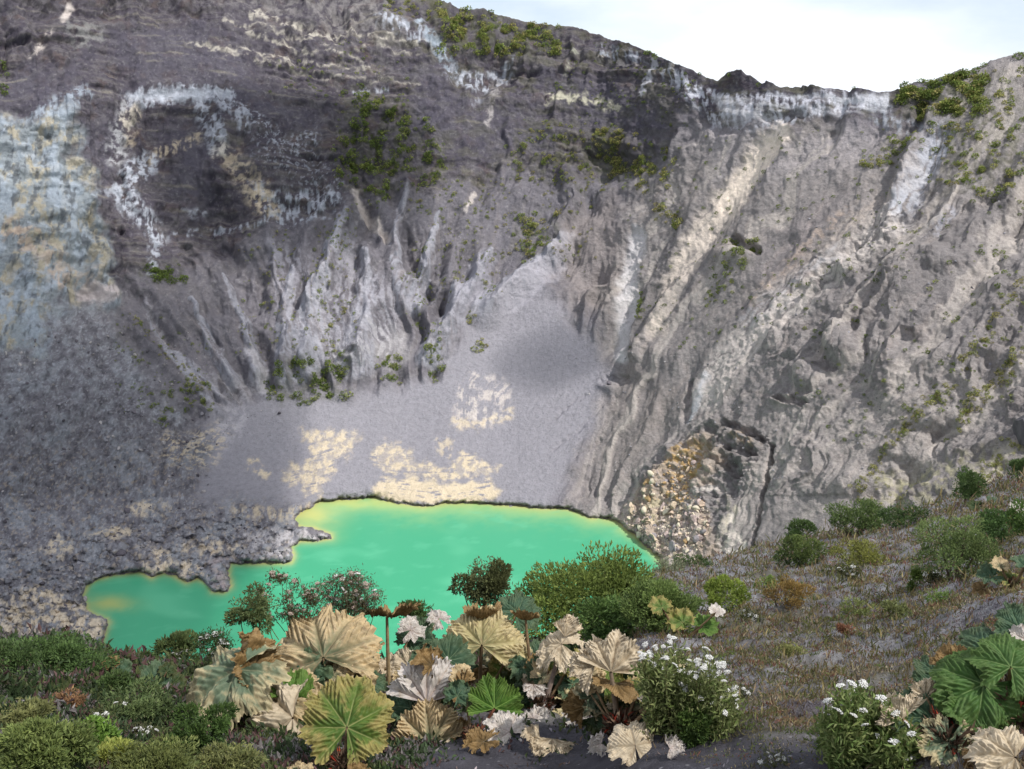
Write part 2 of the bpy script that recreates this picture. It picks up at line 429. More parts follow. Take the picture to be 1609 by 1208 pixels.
# craggy outcrops on the right-hand wall
crag = sstep(0.20, 0.48, f2(U / 70, V / 60, 3, 81)) * scree * (1 - smoothz) * sstep(1150, 1300, U)
pilez, _ = region([(965,812),(1000,765),(1060,700),(1130,655),(1205,690),(1190,740),(1150,780),(1140,880),(1040,890),(1010,850)], 8, 8, 16, 6)
D += pilez * (3.2 * mdn + 2.6 * fin + 2.0 * (cell0 - .5))
D += crag * (1.2 + 1.8 * mdn + 1.3 * fin)
def bump(u, v, rx, ry, h, pw=1.0):
    global D
    d2 = ((U - u + 5 * wv) / rx) ** 2 + ((V - v) / ry) ** 2
    D += h * np.exp(-d2 ** pw)
for b_ in [(1272,592,22,24,7,1.8),(1325,548,26,30,8,1.8),(1308,515,15,12,4,1.5),(1240,630,26,8,4,1.5),(1420,430,30,40,6,1.2),(1470,410,26,20,5,1.3),(1400,600,30,40,5,1.2),
           (1150,400,36,16,4,1.2),(1165,120,26,14,4,1.4),(1340,760,40,22,4,1.3),(955,605,14,12,3,1.5),(305,490,12,16,3,1.6),(1450,560,50,24,3,1.2),
           (1040,560,40,24,3,1.0),(345,905,26,26,2.5,1.5),(410,868,50,14,2.0,2),(490,838,28,8,1.2,2),(265,885,28,16,1.6,1.5),
           (150,170,60,60,6,1.2),(60,300,70,140,10,1.2),(300,360,70,60,-9,1.4),(270,190,60,30,-6,1.6),(770,110,60,30,-6,1.4),(430,240,60,60,5,1.2),(600,60,80,40,5,1.2)]:
    bump(*b_)
for pts, w, s, h in [
    ([(1212,700),(1206,740),(1194,800),(1182,860)], 2.5, 2.5, -6), ([(1140,665),(1170,676),(1200,692)], 5, 4, -5), ([(1118,720),(1160,745)], 5, 4, -3), ([(1140,700),(1185,715)], 5, 4, -3),
    ([(1152,376),(1188,392)], 7, 4, -5), ([(1455,175),(1440,215),(1415,300),(1392,370),(1330,430)], 12, 14, 7), ([(1475,210),(1440,280),(1400,350),(1340,400)], 14, 14, -5),
    ([(1225,628),(1265,633)], 5, 3, -5), ([(1100,150),(1105,185),(1130,205),(1160,200)], 8, 6, -5), ([(1200,185),(1260,180)], 6, 4, -4), ([(1450,160),(1440,200)], 9, 6, -7),
    ([(560,300),(585,345),(615,385)], 7, 6, -4), ([(620,300),(632,360),(640,400),(690,480)], 8, 9, -6), ([(545,335),(520,420),(470,500),(440,590)], 9, 12, 7),
    ([(575,400),(600,470),(560,570)], 10, 12, 6), ([(640,290),(610,420),(625,480)], 8, 12, 6), ([(340,420),(370,520),(400,590)], 9, 10, 6), ([(420,400),(400,500),(420,600)], 8, 9, -5),
    ([(770,400),(735,450),(695,530)], 9, 14, 6), ([(895,370),(840,430),(780,480)], 9, 16, 5), ([(720,330),(690,430),(700,500)], 7, 9, -5), ([(500,330),(455,450),(470,470)], 8, 10, 5),
    ([(1000,370),(985,430),(985,490)], 12, 8, -3), ([(1220,210),(1130,320),(1040,470)], 20, 14, -4), ([(1065,440),(1030,500),(1000,560)], 8, 8, 4), ([(210,520),(290,600),(345,650)], 9, 8, 4),
    ([(230,470),(280,560),(340,620)], 7, 7, -3), ([(110,170),(150,330),(180,460)], 16, 16, 7), ([(650,40),(700,80),(740,130),(800,110)], 18, 12, -3),
    ([(1085,600),(1075,660)], 5, 3, -3), ([(980,595),(950,600)], 7, 4, -3), ([(870,705),(905,680),(945,640)], 2.4, 1.6, -1.2), ([(905,720),(945,690)], 2, 1.6, -1.2), ([(870,660),(900,630),(920,620)], 2, 1.4, -1.1)]:
    w_, sel = stroke(pts, w, s, 5, 18, len(pts)); D[sel] += h * w_[sel]
FANS = [([(538,332),(505,440),(478,575)],6,34),([(572,395),(575,480),(560,572)],6,36),([(640,288),(618,380),(632,460)],5,16),([(772,398),(735,450),(690,540)],5,28),([(896,364),(850,420),(765,490)],6,32),
    ([(720,440),(700,490),(672,560)],4,22),([(352,430),(385,510),(408,595)],5,18),([(462,418),(448,500),(452,590)],5,26),([(300,470),(330,540),(365,600)],5,16),([(225,470),(270,550),(330,620)],5,18),([(690,330),(672,400),(650,480)],4,18)]
FW = np.zeros(U.shape, np.float32); FT = np.zeros(U.shape, np.float32)
for pts, w0, w1 in FANS:
    xs = [q[0] for q in pts]; c0 = np.searchsorted(uu, min(xs) - w1 - 20); c1 = np.searchsorted(uu, max(xs) + w1 + 20); vs = V[:, c0:c1]
    rows = np.where((vs.max(1) > pts[0][1] - 20) & (vs.min(1) < pts[-1][1] + 40))[0]; sel = (slice(rows[0], rows[-1] + 1), slice(c0, c1)); X, Y = U[sel], V[sel]
    d_, par_ = seg_dist(X + 7 * f2(X / 30, Y / 30, 3, w1), Y, pts); wd_ = w0 + (w1 - w0) * par_; t_ = np.clip(1 - d_ / wd_, 0, 1)
    FW[sel] = np.maximum(FW[sel], sstep(0, .35, t_)); FT[sel] = np.maximum(FT[sel], t_ * wd_ * .34)
D += FT
# blocks standing out of the rubble near the lake
cell = r2(U / 9, V / 7, 2, 91)
D += rubble * sstep(0.62, 0.9, cell) * 1.1 * sstep(540, 700, V)
wband, _ = region([(1080,118),(1200,132),(1400,140),(1440,200),(1240,215),(1110,210)], 12, 8, 20, 9)
D *= (1 - .6 * wband)
D *= land * np.where(V > 780, 0.55, 1.0) * (1 - 0.45 * sstep(40, 0, V - rim[None, :])) * (1 - .6 * sstep(1430, 1500, U) * sstep(330, 150, V))
P2 = P + Nn * D[..., None]

# ---- colour of the rock, ash and mineral crusts
C = np.zeros(U.shape + (3,), np.float32)
C[:] = (0.215, 0.200, 0.212)
def lay(w, col, a=1.0):
    global C
    sel = None
    if isinstance(w, tuple): w, sel = w
    if sel is None: sel = (slice(None), slice(None))
    ww = np.clip(w[sel] * a, 0, 1)[..., None]
    C[sel] = C[sel] * (1 - ww) + np.array(col, np.float32) * ww
vn1 = f2(U / 60, V / 60, 4, 101, 0.6); vn2 = f2(U / 18, V / 18, 4, 103, 0.65); vn3 = f2(U / 7, V / 7, 3, 105, 0.7)
strk = f2a(Gw * 9, V / 150, 4, 107, 0.6) * 0.75 + 0.35 * vn2
strk2 = f2a(Gw * 24, V / 120, 3, 109, 0.6) * 0.75 + 0.35 * vn2
lay(sstep(0.05, .5, vn1), (0.235, 0.212, 0.200), .8)
lay(scree, (0.275, 0.255, 0.250), .9)
lay(sstep(0.0, 0.5, strk) * (scree + mid), (0.330, 0.290, 0.270), .55)
lay(sstep(0.0, 0.5, -strk) * (mid), (0.15, 0.14, 0.145), .6)
lay(sstep(0.05, 0.5, strk2) * mid, (0.30, 0.285, 0.30), .4)
lay(sstep(0.05, 0.5, -strk2) * mid, (0.12, 0.115, 0.125), .3)
lay(mid * (1 - FW), (0.115, 0.108, 0.120), .6)
lay(sstep(.1, .5, strk2) * scree, (0.36, .32, .30), .4)
lay(FW * sstep(-.5, .2, strk2 + .5 * vn1), (0.32, 0.318, 0.345), .95)
lay(FW * sstep(.2, .6, -strk2), (0.22, 0.21, 0.225), .4)
lay(apron, (0.262, 0.252, 0.268), .95)
lay(apron * sstep(0, .6, strk), (0.29, 0.28, 0.30), .35)
lay(cliff, (0.105, 0.093, 0.112), .9)
lay(cliff * sstep(0.05, 0.5, bed) * bedm, (0.19, 0.165, 0.15), .65)
lay(cliff * sstep(0.08, 0.45, -bed) * bedm, (0.075, 0.063, 0.078), .75)
lay(cliff * sstep(0.1, .5, vn2), (0.175, 0.16, 0.165), .5)
lay(cliff * sstep(.15, .5, f2(U / 35, V / 26, 4, 117, .65)), (.165, .115, .095), .45)
bed2 = n2(zt / 1.3, U / 90, 118) + .6 * n2(zt / .7, U / 60, 119)
lay(cliff * sstep(.05, .4, bed2) * bedm, (.22, .20, .18), .5)
lay(cliff * sstep(.05, .4, -bed2) * bedm, (.06, .05, .065), .5)
lay(cliff * sstep(0.1, .5, -vn1 - .5 * vn2), (0.085, 0.075, 0.095), .7)
lay(cliff * sstep(560, 700, U) * sstep(.0, .4, f2(U / 40, V / 22, 4, 171, .65)), (.135, .13, .08), .6)
lay(cliff * sstep(.1, .4, f2(U / 24, V / 24, 4, 173, .65)), (.20, .185, .185), .5)
lay(calm * cliff * .7, (0.125, 0.117, 0.145), .8)
lay(calm * cliff * sstep(.1, .6, strk), (0.185, 0.17, 0.19), .5)
lay(cliff * sstep(0.15, 0.5, n2(zt / 2.3, U / 200, 111)) * sstep(0, .3, vn1), (0.34, 0.31, 0.25), .6)
lay(cliff * sstep(0.1, .5, vn1) * sstep(450, 700, U), (0.13, 0.125, 0.10), .5)
lay(rubble, (0.17, 0.165, 0.178), .8)
lay(rubble * sstep(-.1, .5, vn1 + .4 * vn2), (0.235, 0.25, 0.27), .7)
lay(rubble * sstep(0.1, .5, vn2), (0.30, 0.30, 0.31), .6)
lay(rubble * sstep(.15, .45, f2(U / 5, V / 5, 3, 115, .7)), (.40, .41, .43), .5)
lay(rubble * sstep(0.1, .5, -vn2), (0.085, 0.08, 0.09), .7)
lay(rubble * sstep(0.2, 0.5, f2(U / 9, V / 6, 3, 113, .7)) * sstep(640, 760, V), (0.40, 0.33, 0.25), .6)
lay(scree * sstep(.18, .5, vn2) * (1 - smoothz), (0.12, 0.11, 0.115), .5)
lay(sstep(.3, .6, vn3) * (1 - apron), (0.10, .095, .10), .35)
lay(sstep(.3, .6, -vn3) * (1 - apron), (0.36, .34, .33), .30)
lay(crag, (0.17, 0.155, 0.155), .5)
C *= (1 - .28 * cliff)[..., None]  # cliff colour darkened to deepen the shade on it
W = (0.43, 0.45, 0.49); CR = (0.60, 0.50, 0.35); TAN = (0.42, 0.36, 0.24); BLU = (0.34, 0.385, 0.43); PAL = (0.55, 0.49, 0.44)
brk = sstep(-0.22, 0.20, f2(U / 13, V / 13, 4, 121, .62)); brk2 = sstep(-0.16, 0.26, .55 * f2(U / 15, V / 15, 4, 123, .62) + .75 * f2a(U / 6 + .4 * vn2, V / 26, 3, 124, .6))
def R(pts, soft, col, a=1, b=None, wob=12, sc=25, seed=0):
    w, sel = region(pts, soft, wob, sc, seed)
    if b is not None: w[sel] = w[sel] * b[sel]
    lay((w, sel), col, a)
def S(pts, wd, soft, col, a=1, b=None, wob=8, sc=16, seed=0, taper=0.0):
    w, sel = stroke(pts, wd, soft, wob, sc, seed, taper)
    if b is not None: w[sel] = w[sel] * b[sel]
    lay((w, sel), col, a)
LA = (U * .94 - V * .34) / 24; LB = (U * .34 + V * .94) / 60
# left wall: weathered green-blue and tan face
LW = [(-300,200),(20,190),(70,195),(115,170),(110,215),(135,290),(160,360),(178,450),(170,480),(90,470),(60,540),(-300,620)]
R(LW, 16, (0.27,0.30,0.31), .9, None, 34, 60, 3)
R(LW, 14, TAN, .7, sstep(-.1, .35, f2(U / 30, V / 42, 4, 125, .68)), 34, 60, 3)
R(LW, 14, BLU, .8, sstep(0.0, .35, f2(U / 36, V / 50, 4, 127, .68)), 34, 60, 3)
R(LW, 14, (0.10,0.11,0.12), .8, sstep(0.12, .4, f2(U / 20, V / 34, 4, 129, .68)), 34, 60, 3)
S([(20,360),(60,400),(95,440)], 14, 9, (0.50,0.38,0.28), .7, brk); S([(5,470),(50,430),(60,520)], 26, 16, BLU, .6, brk)
S([(135,455),(165,468),(178,462)], 11, 5, (0.50,.44,.42), .9); S([(60,190),(125,158)], 16, 8, BLU, .8, brk2)
S([(100,30),(112,8)], 6, 3, PAL, .9, None, 3); S([(60,75),(78,52)], 5, 3, PAL, .8, brk, 3); S([(45,92),(66,74)], 4, 3, PAL, .7, brk, 3)
R([(95,40),(150,35),(170,60),(120,80)], 8, (.27,.27,.25), .6, brk)
# mineral arch
S([(206,152),(250,146),(300,147),(360,156)], 11, 5, W, .95, brk2, 9, 12, 1); S([(208,150),(250,144),(300,148),(360,152)], 7, 5, W, .9, None, 7, 9, 2)
S([(318,160),(335,200),(345,232)], 15, 7, W, .9, brk); S([(345,160),(375,185),(385,200)], 13, 6, W, .75, brk2); S([(205,165),(190,205),(183,245)], 15, 8, (.42,.42,.42), .8, brk)
S([(212,175),(196,190),(208,215)], 10, 5, CR, .5, brk); S([(240,245),(275,228),(312,212)], 9, 5, CR, .6, brk2); S([(235,250),(210,270),(190,300),(205,320)], 17, 7, W, .9, brk)
S([(205,320),(232,345),(250,365)], 17, 8, W, .85, brk2); S([(245,365),(243,400),(240,425)], 8, 4, W, .85, brk); S([(350,240),(375,265),(395,300),(420,330)], 15, 8, CR, .55, brk)
R([(395,285),(425,300),(470,300),(520,300),(536,318),(510,345),(440,350),(410,330)], 6, W, .85, brk2, 10, 12, 2); R([(400,270),(430,300),(440,340),(400,330)], 6, CR, .5, brk)
S([(375,170),(420,210),(450,235),(490,215)], 11, 7, W, .6, sstep(.12, .3, f2(U / 6, V / 7, 3, 131, .7)), 14); S([(420,240),(480,260),(515,300)], 26, 14, W, .45, sstep(.2, .35, f2(U / 7, V / 6, 3, 133, .7)))
S([(275,358),(330,352),(400,352),(440,345)], 4, 2.5, W, .7, brk2); S([(300,330),(315,325)], 7, 4, W, .6, brk); S([(160,305),(185,300)], 5, 3, W, .5, brk)
S([(60,395),(140,440)], 16, 10, (.42,.35,.28), .5, brk)
# pale ledges at the upper left
for y_, a_ in ((0, .9), (16, .6), (34, .8), (50, .7), (66, .5)):
    j_ = 60 * math.sin(y_ * 1.7 + 1); k_ = 55 * math.cos(y_ * 2.3); S([(345 + j_,20 + y_),(400 + j_ * .5,26 + y_),(480,44 + y_),(560,56 + y_),(622 + k_,74 + y_ * .9)], 4, 3, (.50,.46,.38), a_, brk, 11, 34, y_, .6)
R([(330,0),(620,-20),(640,40),(600,60),(450,30)], 24, (.30,.28,.26), .5, brk, 26, 50)
S([(600,36),(630,50),(655,60)], 12, 6, W, .9, brk2); S([(660,45),(690,75),(715,105)], 9, 5, BLU, .9, brk); R([(705,95),(760,108),(805,92),(800,125),(760,140),(735,138)], 5, W, .85, brk2, 8, 9)
S([(785,120),(772,160),(765,200)], 5, 3, (.40,.37,.35), .7, brk); S([(560,142),(605,140)], 5, 3, W, .7, brk2); S([(700,120),(760,140),(745,165)], 5, 5, W, .4, brk2)
S([(860,152),(900,155),(940,158),(975,172)], 7, 5, (.50,.47,.35), .85, brk, 9, 16); S([(905,75),(890,110)], 4, 3, (.36,.36,.28), .7, brk); S([(940,75),(975,88),(1005,92)], 8, 4, W, .7, brk2)
S([(940,92),(1000,102)], 3, 2, PAL, .7, brk); S([(1027,92),(1020,120),(1012,150)], 4, 2, (.46,.46,.48), .8); S([(1050,115),(1080,135),(1100,160)], 12, 7, W, .6, brk2)
S([(735,330),(745,305)], 4, 2, PAL, .8); S([(558,300),(575,335),(590,350),(608,378)], 6, 3, PAL, .85, None, 5); 
R([(555,330),(560,400),(640,480),(600,560),(530,590),(450,560),(500,450),(540,350)], 20, (.36,.35,.375), .6, sstep(-.2, .2, strk2)); R([(420,380),(500,400),(470,470),(450,540),(430,470)], 14, (.33,.32,.35), .6, sstep(-.2, .2, strk2))
R([(530,540),(620,500),(640,540),(560,590),(525,590)], 8, (.44,.42,.42), .6, sstep(-.1, .2, strk2)); R([(740,400),(775,400),(760,470),(690,540)], 10, (.34,.33,.36), .7)
R([(890,365),(905,375),(860,450),(790,500),(770,480),(830,430)], 10, (.37,.355,.38), .8)
# right-hand white cliff band under the rim
R([(1040,118),(1080,122),(1130,148),(1200,145),(1240,150),(1300,142),(1395,150),(1400,168),(1310,175),(1240,196),(1180,206),(1120,200),(1095,160)], 5, (.54,.54,.58), .9, brk2, 8, 12)
R([(1180,150),(1395,146),(1395,172),(1240,180)], 5, (.60,.60,.62), .7, sstep(-.4, .3, bed + .3 * vn1), 6, 12); R([(1120,150),(1240,165),(1230,200),(1140,190)], 8, (.42,.41,.40), .6, brk)
R([(1100,200),(1250,205),(1400,190),(1380,260),(1250,280),(1120,300)], 24, (.34,.315,.325), .7); S([(1380,180),(1420,200),(1450,195)], 12, 6, W, .7, brk2)
S([(1004,370),(990,420),(980,480),(975,560)], 13, 5, (.50,.48,.49), .85, None, 6, 20, 5); S([(1480,205),(1455,250),(1430,290),(1400,350)], 20, 10, (.36,.37,.42), .85, sstep(-.5, .1, strk2))
S([(1440,270),(1350,350),(1260,430),(1200,470)], 18, 12, (.50,.43,.38), .6, sstep(-.3, .2, strk2)); S([(1400,350),(1330,410),(1240,480),(1150,560),(1110,620)], 26, 14, (.50,.46,.44), .85, sstep(-.5, .1, strk2))
S([(1320,400),(1240,460),(1180,500)], 16, 10, (.36,.37,.42), .6, sstep(-.2, .2, strk2)); S([(1110,590),(1095,630),(1080,660)], 6, 3, W, .8, None, 4); S([(1150,480),(1200,490),(1270,430)], 9, 6, (.24,.21,.21), .7, brk, 8)
S([(1609,350),(1560,420),(1530,470)], 8, 6, (.44,.40,.37), .7); S([(1490,340),(1470,365)], 12, 7, (.42,.42,.47), .7, brk); R([(1250,350),(1330,300),(1250,420),(1180,440)], 30, (.27,.235,.24), .6)
R([(980,560),(1080,620),(1010,720),(930,790),(890,790),(950,680)], 20, (.24,.215,.205), .75); R([(890,350),(970,300),(980,400),(960,500),(900,480),(880,430)], 20, (.27,.235,.215), .7)
lay(scree * sstep(.2, .5, f2(U / 4, V / 4, 2, 151, .7)), (.13, .12, .12), .40); lay(scree * sstep(.2, .5, -f2(U / 4.5, V / 4, 2, 153, .7)), (.42, .40, .39), .22)
R([(1210,640),(1340,640),(1480,560),(1560,620),(1450,760),(1330,800),(1190,860),(1215,740)], 24, (.38,.35,.33), .6, sstep(-.5, .3, vn3))
R([(1440,730),(1609,690),(1609,740),(1480,800),(1380,800)], 14, (.38,.36,.22), .6, brk); R([(1380,740),(1450,740),(1420,800),(1370,790)], 10, (.44,.42,.22), .5, brk)
# cream beds above the far shore
bw_ = V + 12 * ((U - 690) / 110.) ** 2 * (U > 560) + .28 * U * (U <= 560) + 2.5 * vn1
thin = sstep(-.34, -.05, .8 * f2a(U / 55, bw_ / 4.2, 3, 141, .6) + .5 * f2(U / 22, V / 12, 4, 142, .65) + .12)
tb_ = thin * (.3 + .7 * brk)
R([(583,772),(600,756),(640,750),(700,762),(770,752),(786,772),(770,788),(690,792),(620,788),(598,784)], 5, CR, .95, thin, 9, 18, 6); R([(580,715),(612,692),(640,705),(652,722),(640,742),(596,738)], 7, CR, .9, tb_, 14, 16, 7)
R([(640,735),(672,722),(700,740),(726,712),(745,708),(755,726),(786,734),(765,744),(700,755),(650,750)], 5, CR, .95, tb_, 10, 14, 8); R([(684,686),(712,692),(704,722),(690,712)], 5, CR, .7, brk, 8, 12, 9)
R([(475,675),(520,680),(565,682),(540,720),(515,745),(505,785),(480,770),(445,755),(455,730),(490,725)], 7, CR, .9, thin * (.35 + .65 * brk), 16, 20, 7); S([(395,728),(412,738),(418,745)], 9, 4, CR, .9, brk)
R([(712,665),(720,600),(745,585),(800,600),(805,650),(760,672)], 8, PAL, .8, sstep(-.2, .3, strk2 + vn2 * .5)); S([(715,665),(755,668),(800,650)], 8, 4, CR, .7, brk)
R([(255,680),(360,670),(350,720),(310,740),(250,725)], 12, CR, .7, sstep(.0, .3, f2(U / 16, V / 5, 4, 143, .7))); R([(590,540),(640,520),(650,560),(600,590)], 10, (.36,.34,.33), .5)
R([(330,590),(400,600),(380,680),(350,720),(340,650)], 12, (.42,.40,.41), .6, brk); S([(395,560),(415,590),(412,610)], 9, 4, (.44,.42,.43), .8); S([(370,800),(440,808),(490,800)], 9, 6, CR, .75, brk2)
R([(-40,950),(60,930),(125,955),(165,985),(150,1040),(-40,1040)], 12, (.50,.43,.34), .7, brk, 16, 18)
R([(380,835),(470,820),(520,840),(500,852),(465,858),(460,880),(400,880)], 6, (.50,.47,.46), .85, brk)
for q in [(250,890,22,12),(290,895,24,12),(180,840,30,10),(60,960,70,26),(130,990,40,20),(20,985,60,22),(240,870,20,8),(330,860,40,10),(230,800,30,8),(90,860,20,10),(70,940,30,12)]:
    R([(q[0]-q[2]*1.4,q[1]),(q[0],q[1]-q[3]*1.4),(q[0]+q[2]*1.4,q[1]),(q[0],q[1]+q[3]*1.4)], 6, (.62,.52,.38), .9, brk, 14, 14, q[0] % 7)
S([(340,890),(350,920)], 16, 6, (.36,.30,.29), .7, brk)
C *= (1 + .22 * rubble * sstep(760, 850, V))[..., None]
# dark wet lip along the water line
lip = sstep(4.2, 1.2, dout + 2.5 * vn3) * (lsd <= 0); lay(lip, (.115, .09, .075), .5)
# yellow and orange altered rock above the rubble pile, white face beside it
PILE = [(965,812),(1000,765),(1050,730),(1080,690),(1110,680),(1140,720),(1120,760),(1090,775),(1110,800),(1130,850),(1130,880),(1040,890),(1010,850)]
R(PILE, 8, (.44,.36,.29), .85, None, 8, 12); R([(1050,740),(1075,695),(1110,690),(1110,740),(1080,760)], 8, (.44,.29,.11), .85, brk); R([(1010,790),(1045,770),(1050,820),(1020,830)], 8, (.50,.45,.28), .6, brk)
R([(1128,872),(1135,820),(1150,800),(1160,840),(1176,850),(1172,875),(1150,885)], 4, (.72,.66,.58), .95, brk, 6, 8); R([(1130,800),(1145,770),(1160,800),(1140,860),(1125,850)], 5, (.60,.55,.42), .6, brk2)
R([(1135,655),(1205,690),(1195,735),(1110,750),(1100,700)], 8, (.15,.14,.13), .6, brk); S([(1150,675),(1185,700)], 8, 4, (.45,.34,.24), .7, brk2)
S([(1090,775),(1130,765),(1140,772)], 5, 3, (.58,.54,.50), .8)
# green tint where low plants cover the slope
VEG = [([(545,130),(600,150),(655,195),(700,250),(690,290),(645,265),(600,310),(560,300),(520,250),(545,200)],.45),([(680,10),(760,25),(880,50),(870,80),(760,82),(690,60)],.8),([(640,0),(690,5),(680,30),(640,20)],.5),([(800,345),(880,335),(860,390),(805,415)],.5),
 ([(935,215),(975,200),(980,290),(940,290)],.5),([(830,190),(1060,230),(1040,300),(850,290)],.35),([(1410,140),(1520,108),(1550,160),(1480,185),(1420,170)],.85),([(1480,160),(1609,110),(1609,260),(1500,270)],.5),
 ([(410,590),(480,575),(540,560),(545,625),(430,637)],.5),([(1140,375),(1190,385),(1180,420),(1130,420)],.4),([(225,425),(290,412),(290,440),(230,445)],.7),([(1500,180),(1609,200),(1609,330),(1440,300)],.4)]
for i_, (p_, a_) in enumerate(VEG): R(p_, 16, (.075,.08,.04), a_ * .75, brk, 30, 34, i_)
# long streaks down the right-hand scree
ls_ = f2a(Gw * 5.5, V / 500, 3, 161, .6)
lay(scree * (1 - .3 * crag) * sstep(.08, .40, ls_), (.45, .41, .38), .58); lay(scree * sstep(.12, .42, -ls_), (.175, .165, .17), .5)
S([(1222,212),(1190,250),(1160,290),(1140,318)], 19, 9, (.80,.70,.60), .95, sstep(-.8, -.1, strk2), 8, 20, 3); S([(1138,322),(1095,375),(1050,450),(1030,520)], 22, 11, (.66,.58,.51), .9, sstep(-.6, .1, strk2), 8, 20, 4, .5)
S([(1400,350),(1330,410),(1240,480),(1150,560),(1110,620)], 20, 12, (.56,.51,.48), .6, sstep(-.4, .2, strk2)); S([(1470,225),(1445,270),(1410,330)], 12, 8, (.44,.46,.52), .7, sstep(-.5, .2, strk2)); S([(1330,330),(1230,420),(1180,470)], 7, 6, (.54,.42,.34), .45, brk)
S([(1004,370),(990,420),(982,480),(975,560)], 11, 5, (.54,.52,.53), .85, None, 6, 20, 5)
R([(1120,150),(1240,150),(1395,150),(1395,172),(1240,182),(1150,195)], 6, (.58,.58,.60), .5, sstep(-.4, .3, bed), 8, 12)
C = np.clip(C * np.array((.965, .975, 1.02)) * (1 + scree[..., None] * np.array((.03, .01, -.045))), 0.02, 0.85)

# back of the rim: the outer slope
lastP = P2[-1]; lastC = C[-1]
hd = lastP.copy(); hd[:, 2] = 0; hd /= np.linalg.norm(hd, axis=1, keepdims=True)
back = []
for j in range(1, NB + 1):
    q = (j / NB) ** 2 * 420
    bk = lastP + hd * q; bk[:, 2] -= 0.16 * q + 0.00018 * q * q - 1.0 * n2(uu / 30, uu * 0 + j, 7) * min(j, 3); back.append(bk)
PA = np.concatenate([P2, np.array(back)], 0); CA = np.concatenate([C, np.repeat(lastC[None], NB, 0)], 0)
M_wall = ground_mat('crater_rock', 0.42, 1.9, 0.8, 0.65, 0.33, 0.95, 2.4, 0.7, (0.35, 0.18, (0.34, 0.33, 0.33, 1)))
terr = np_mesh('crater_terrain', PA.reshape(-1, 3), gridfaces(NR + NB, NC), CA.reshape(-1, 3), True, M_wall)
tag(terr, kind='structure')
print('rim distance', [int(r0[-1, np.searchsorted(uu, x)]) for x in (0, 400, 800, 1200, 1600)], 'z', [int(P2[-1, np.searchsorted(uu, x), 2]) for x in (0, 400, 800, 1200, 1600)])

def surf(u, v):
    c = int(np.clip(np.searchsorted(uu, u), 0, NC - 1)); col = V[:, c]
    i = int(np.clip(np.searchsorted(-col, -v), 0, NR - 1)); return P2[i, c], Nn[i, c]

# ------------------------------------------------------------------ the lake
gx = np.arange(-330, 150, 1.3); gy = np.arange(120, 500, 1.3)
LX, LY = np.meshgrid(gx, gy); LP = np.stack([LX, LY, np.full_like(LX, LAKE_Z)], -1)
lu, lv = proj(LP)
w1 = f2(lu / 30, lv / 16, 4, 201, .6)
ld = poly_sd(lu + 3 * w1, lv + 2 * w1, SHORE)
LC = np.zeros(LP.shape, np.float32); LC[:] = (0.052, 0.305, 0.168)
def ll(w, c, a=1):
    global LC
    w = np.clip(w * a, 0, 1)[..., None]; LC = LC * (1 - w) + np.array(c) * w
ll(sstep(.1, .6, f2(lu / 160, lv / 60, 3, 203)), (0.10, 0.40, 0.235), .6)
topd = sstep(500, 560, lu) * sstep(900, 790, lv)
ll(np.exp(-np.maximum(ld, 0) / (3 + 12 * topd * (1 + .8 * w1))), (0.36, 0.45, 0.15), .8)
ll(np.exp(-np.maximum(ld, 0) / 3.5) * sstep(-.4, .5, w1 + .3), (0.46, 0.38, 0.18), .75); ll(sstep(.2, .6, f2(lu / 50, lv / 14, 4, 205, .6)), (.10, .40, .24), .3)
def blob(cx, cy, rx, ry): return np.exp(-(((lu + 8 * w1 - cx) / rx) ** 2 + ((lv + 5 * w1 - cy) / ry) ** 2))
ll(blob(490, 808, 40, 18), (0.46, 0.45, 0.15), .85); ll(blob(170, 948, 36, 11), (0.36, 0.38, 0.12), .8); ll(blob(560, 792, 60, 8), (0.42, 0.46, 0.15), .6)
M_lake, N_, L_ = new_mat('mineral_water')
b_ = N_['Principled BSDF']; b_.inputs['Roughness'].default_value = 0.22; b_.inputs['Specular IOR Level'].default_value = 0.30
a_ = N_.new('ShaderNodeAttribute'); a_.attribute_name = 'Col'; L_.new(a_.outputs['Color'], b_.inputs['Base Color'])
g_ = N_.new('ShaderNodeNewGeometry'); t_ = N_.new('ShaderNodeTexNoise'); t_.inputs['Scale'].default_value = 0.9; t_.inputs['Detail'].default_value = 4
L_.new(g_.outputs['Position'], t_.inputs['Vector']); bb_ = N_.new('ShaderNodeBump'); bb_.inputs['Strength'].default_value = 0.25; bb_.inputs['Distance'].default_value = 0.12
L_.new(t_.outputs['Fac'], bb_.inputs['Height']); L_.new(bb_.outputs[0], b_.inputs['Normal'])
lake = np_mesh('lake', LP.reshape(-1, 3), gridfaces(*LX.shape), LC.reshape(-1, 3), True, M_lake); tag(lake, kind='structure')

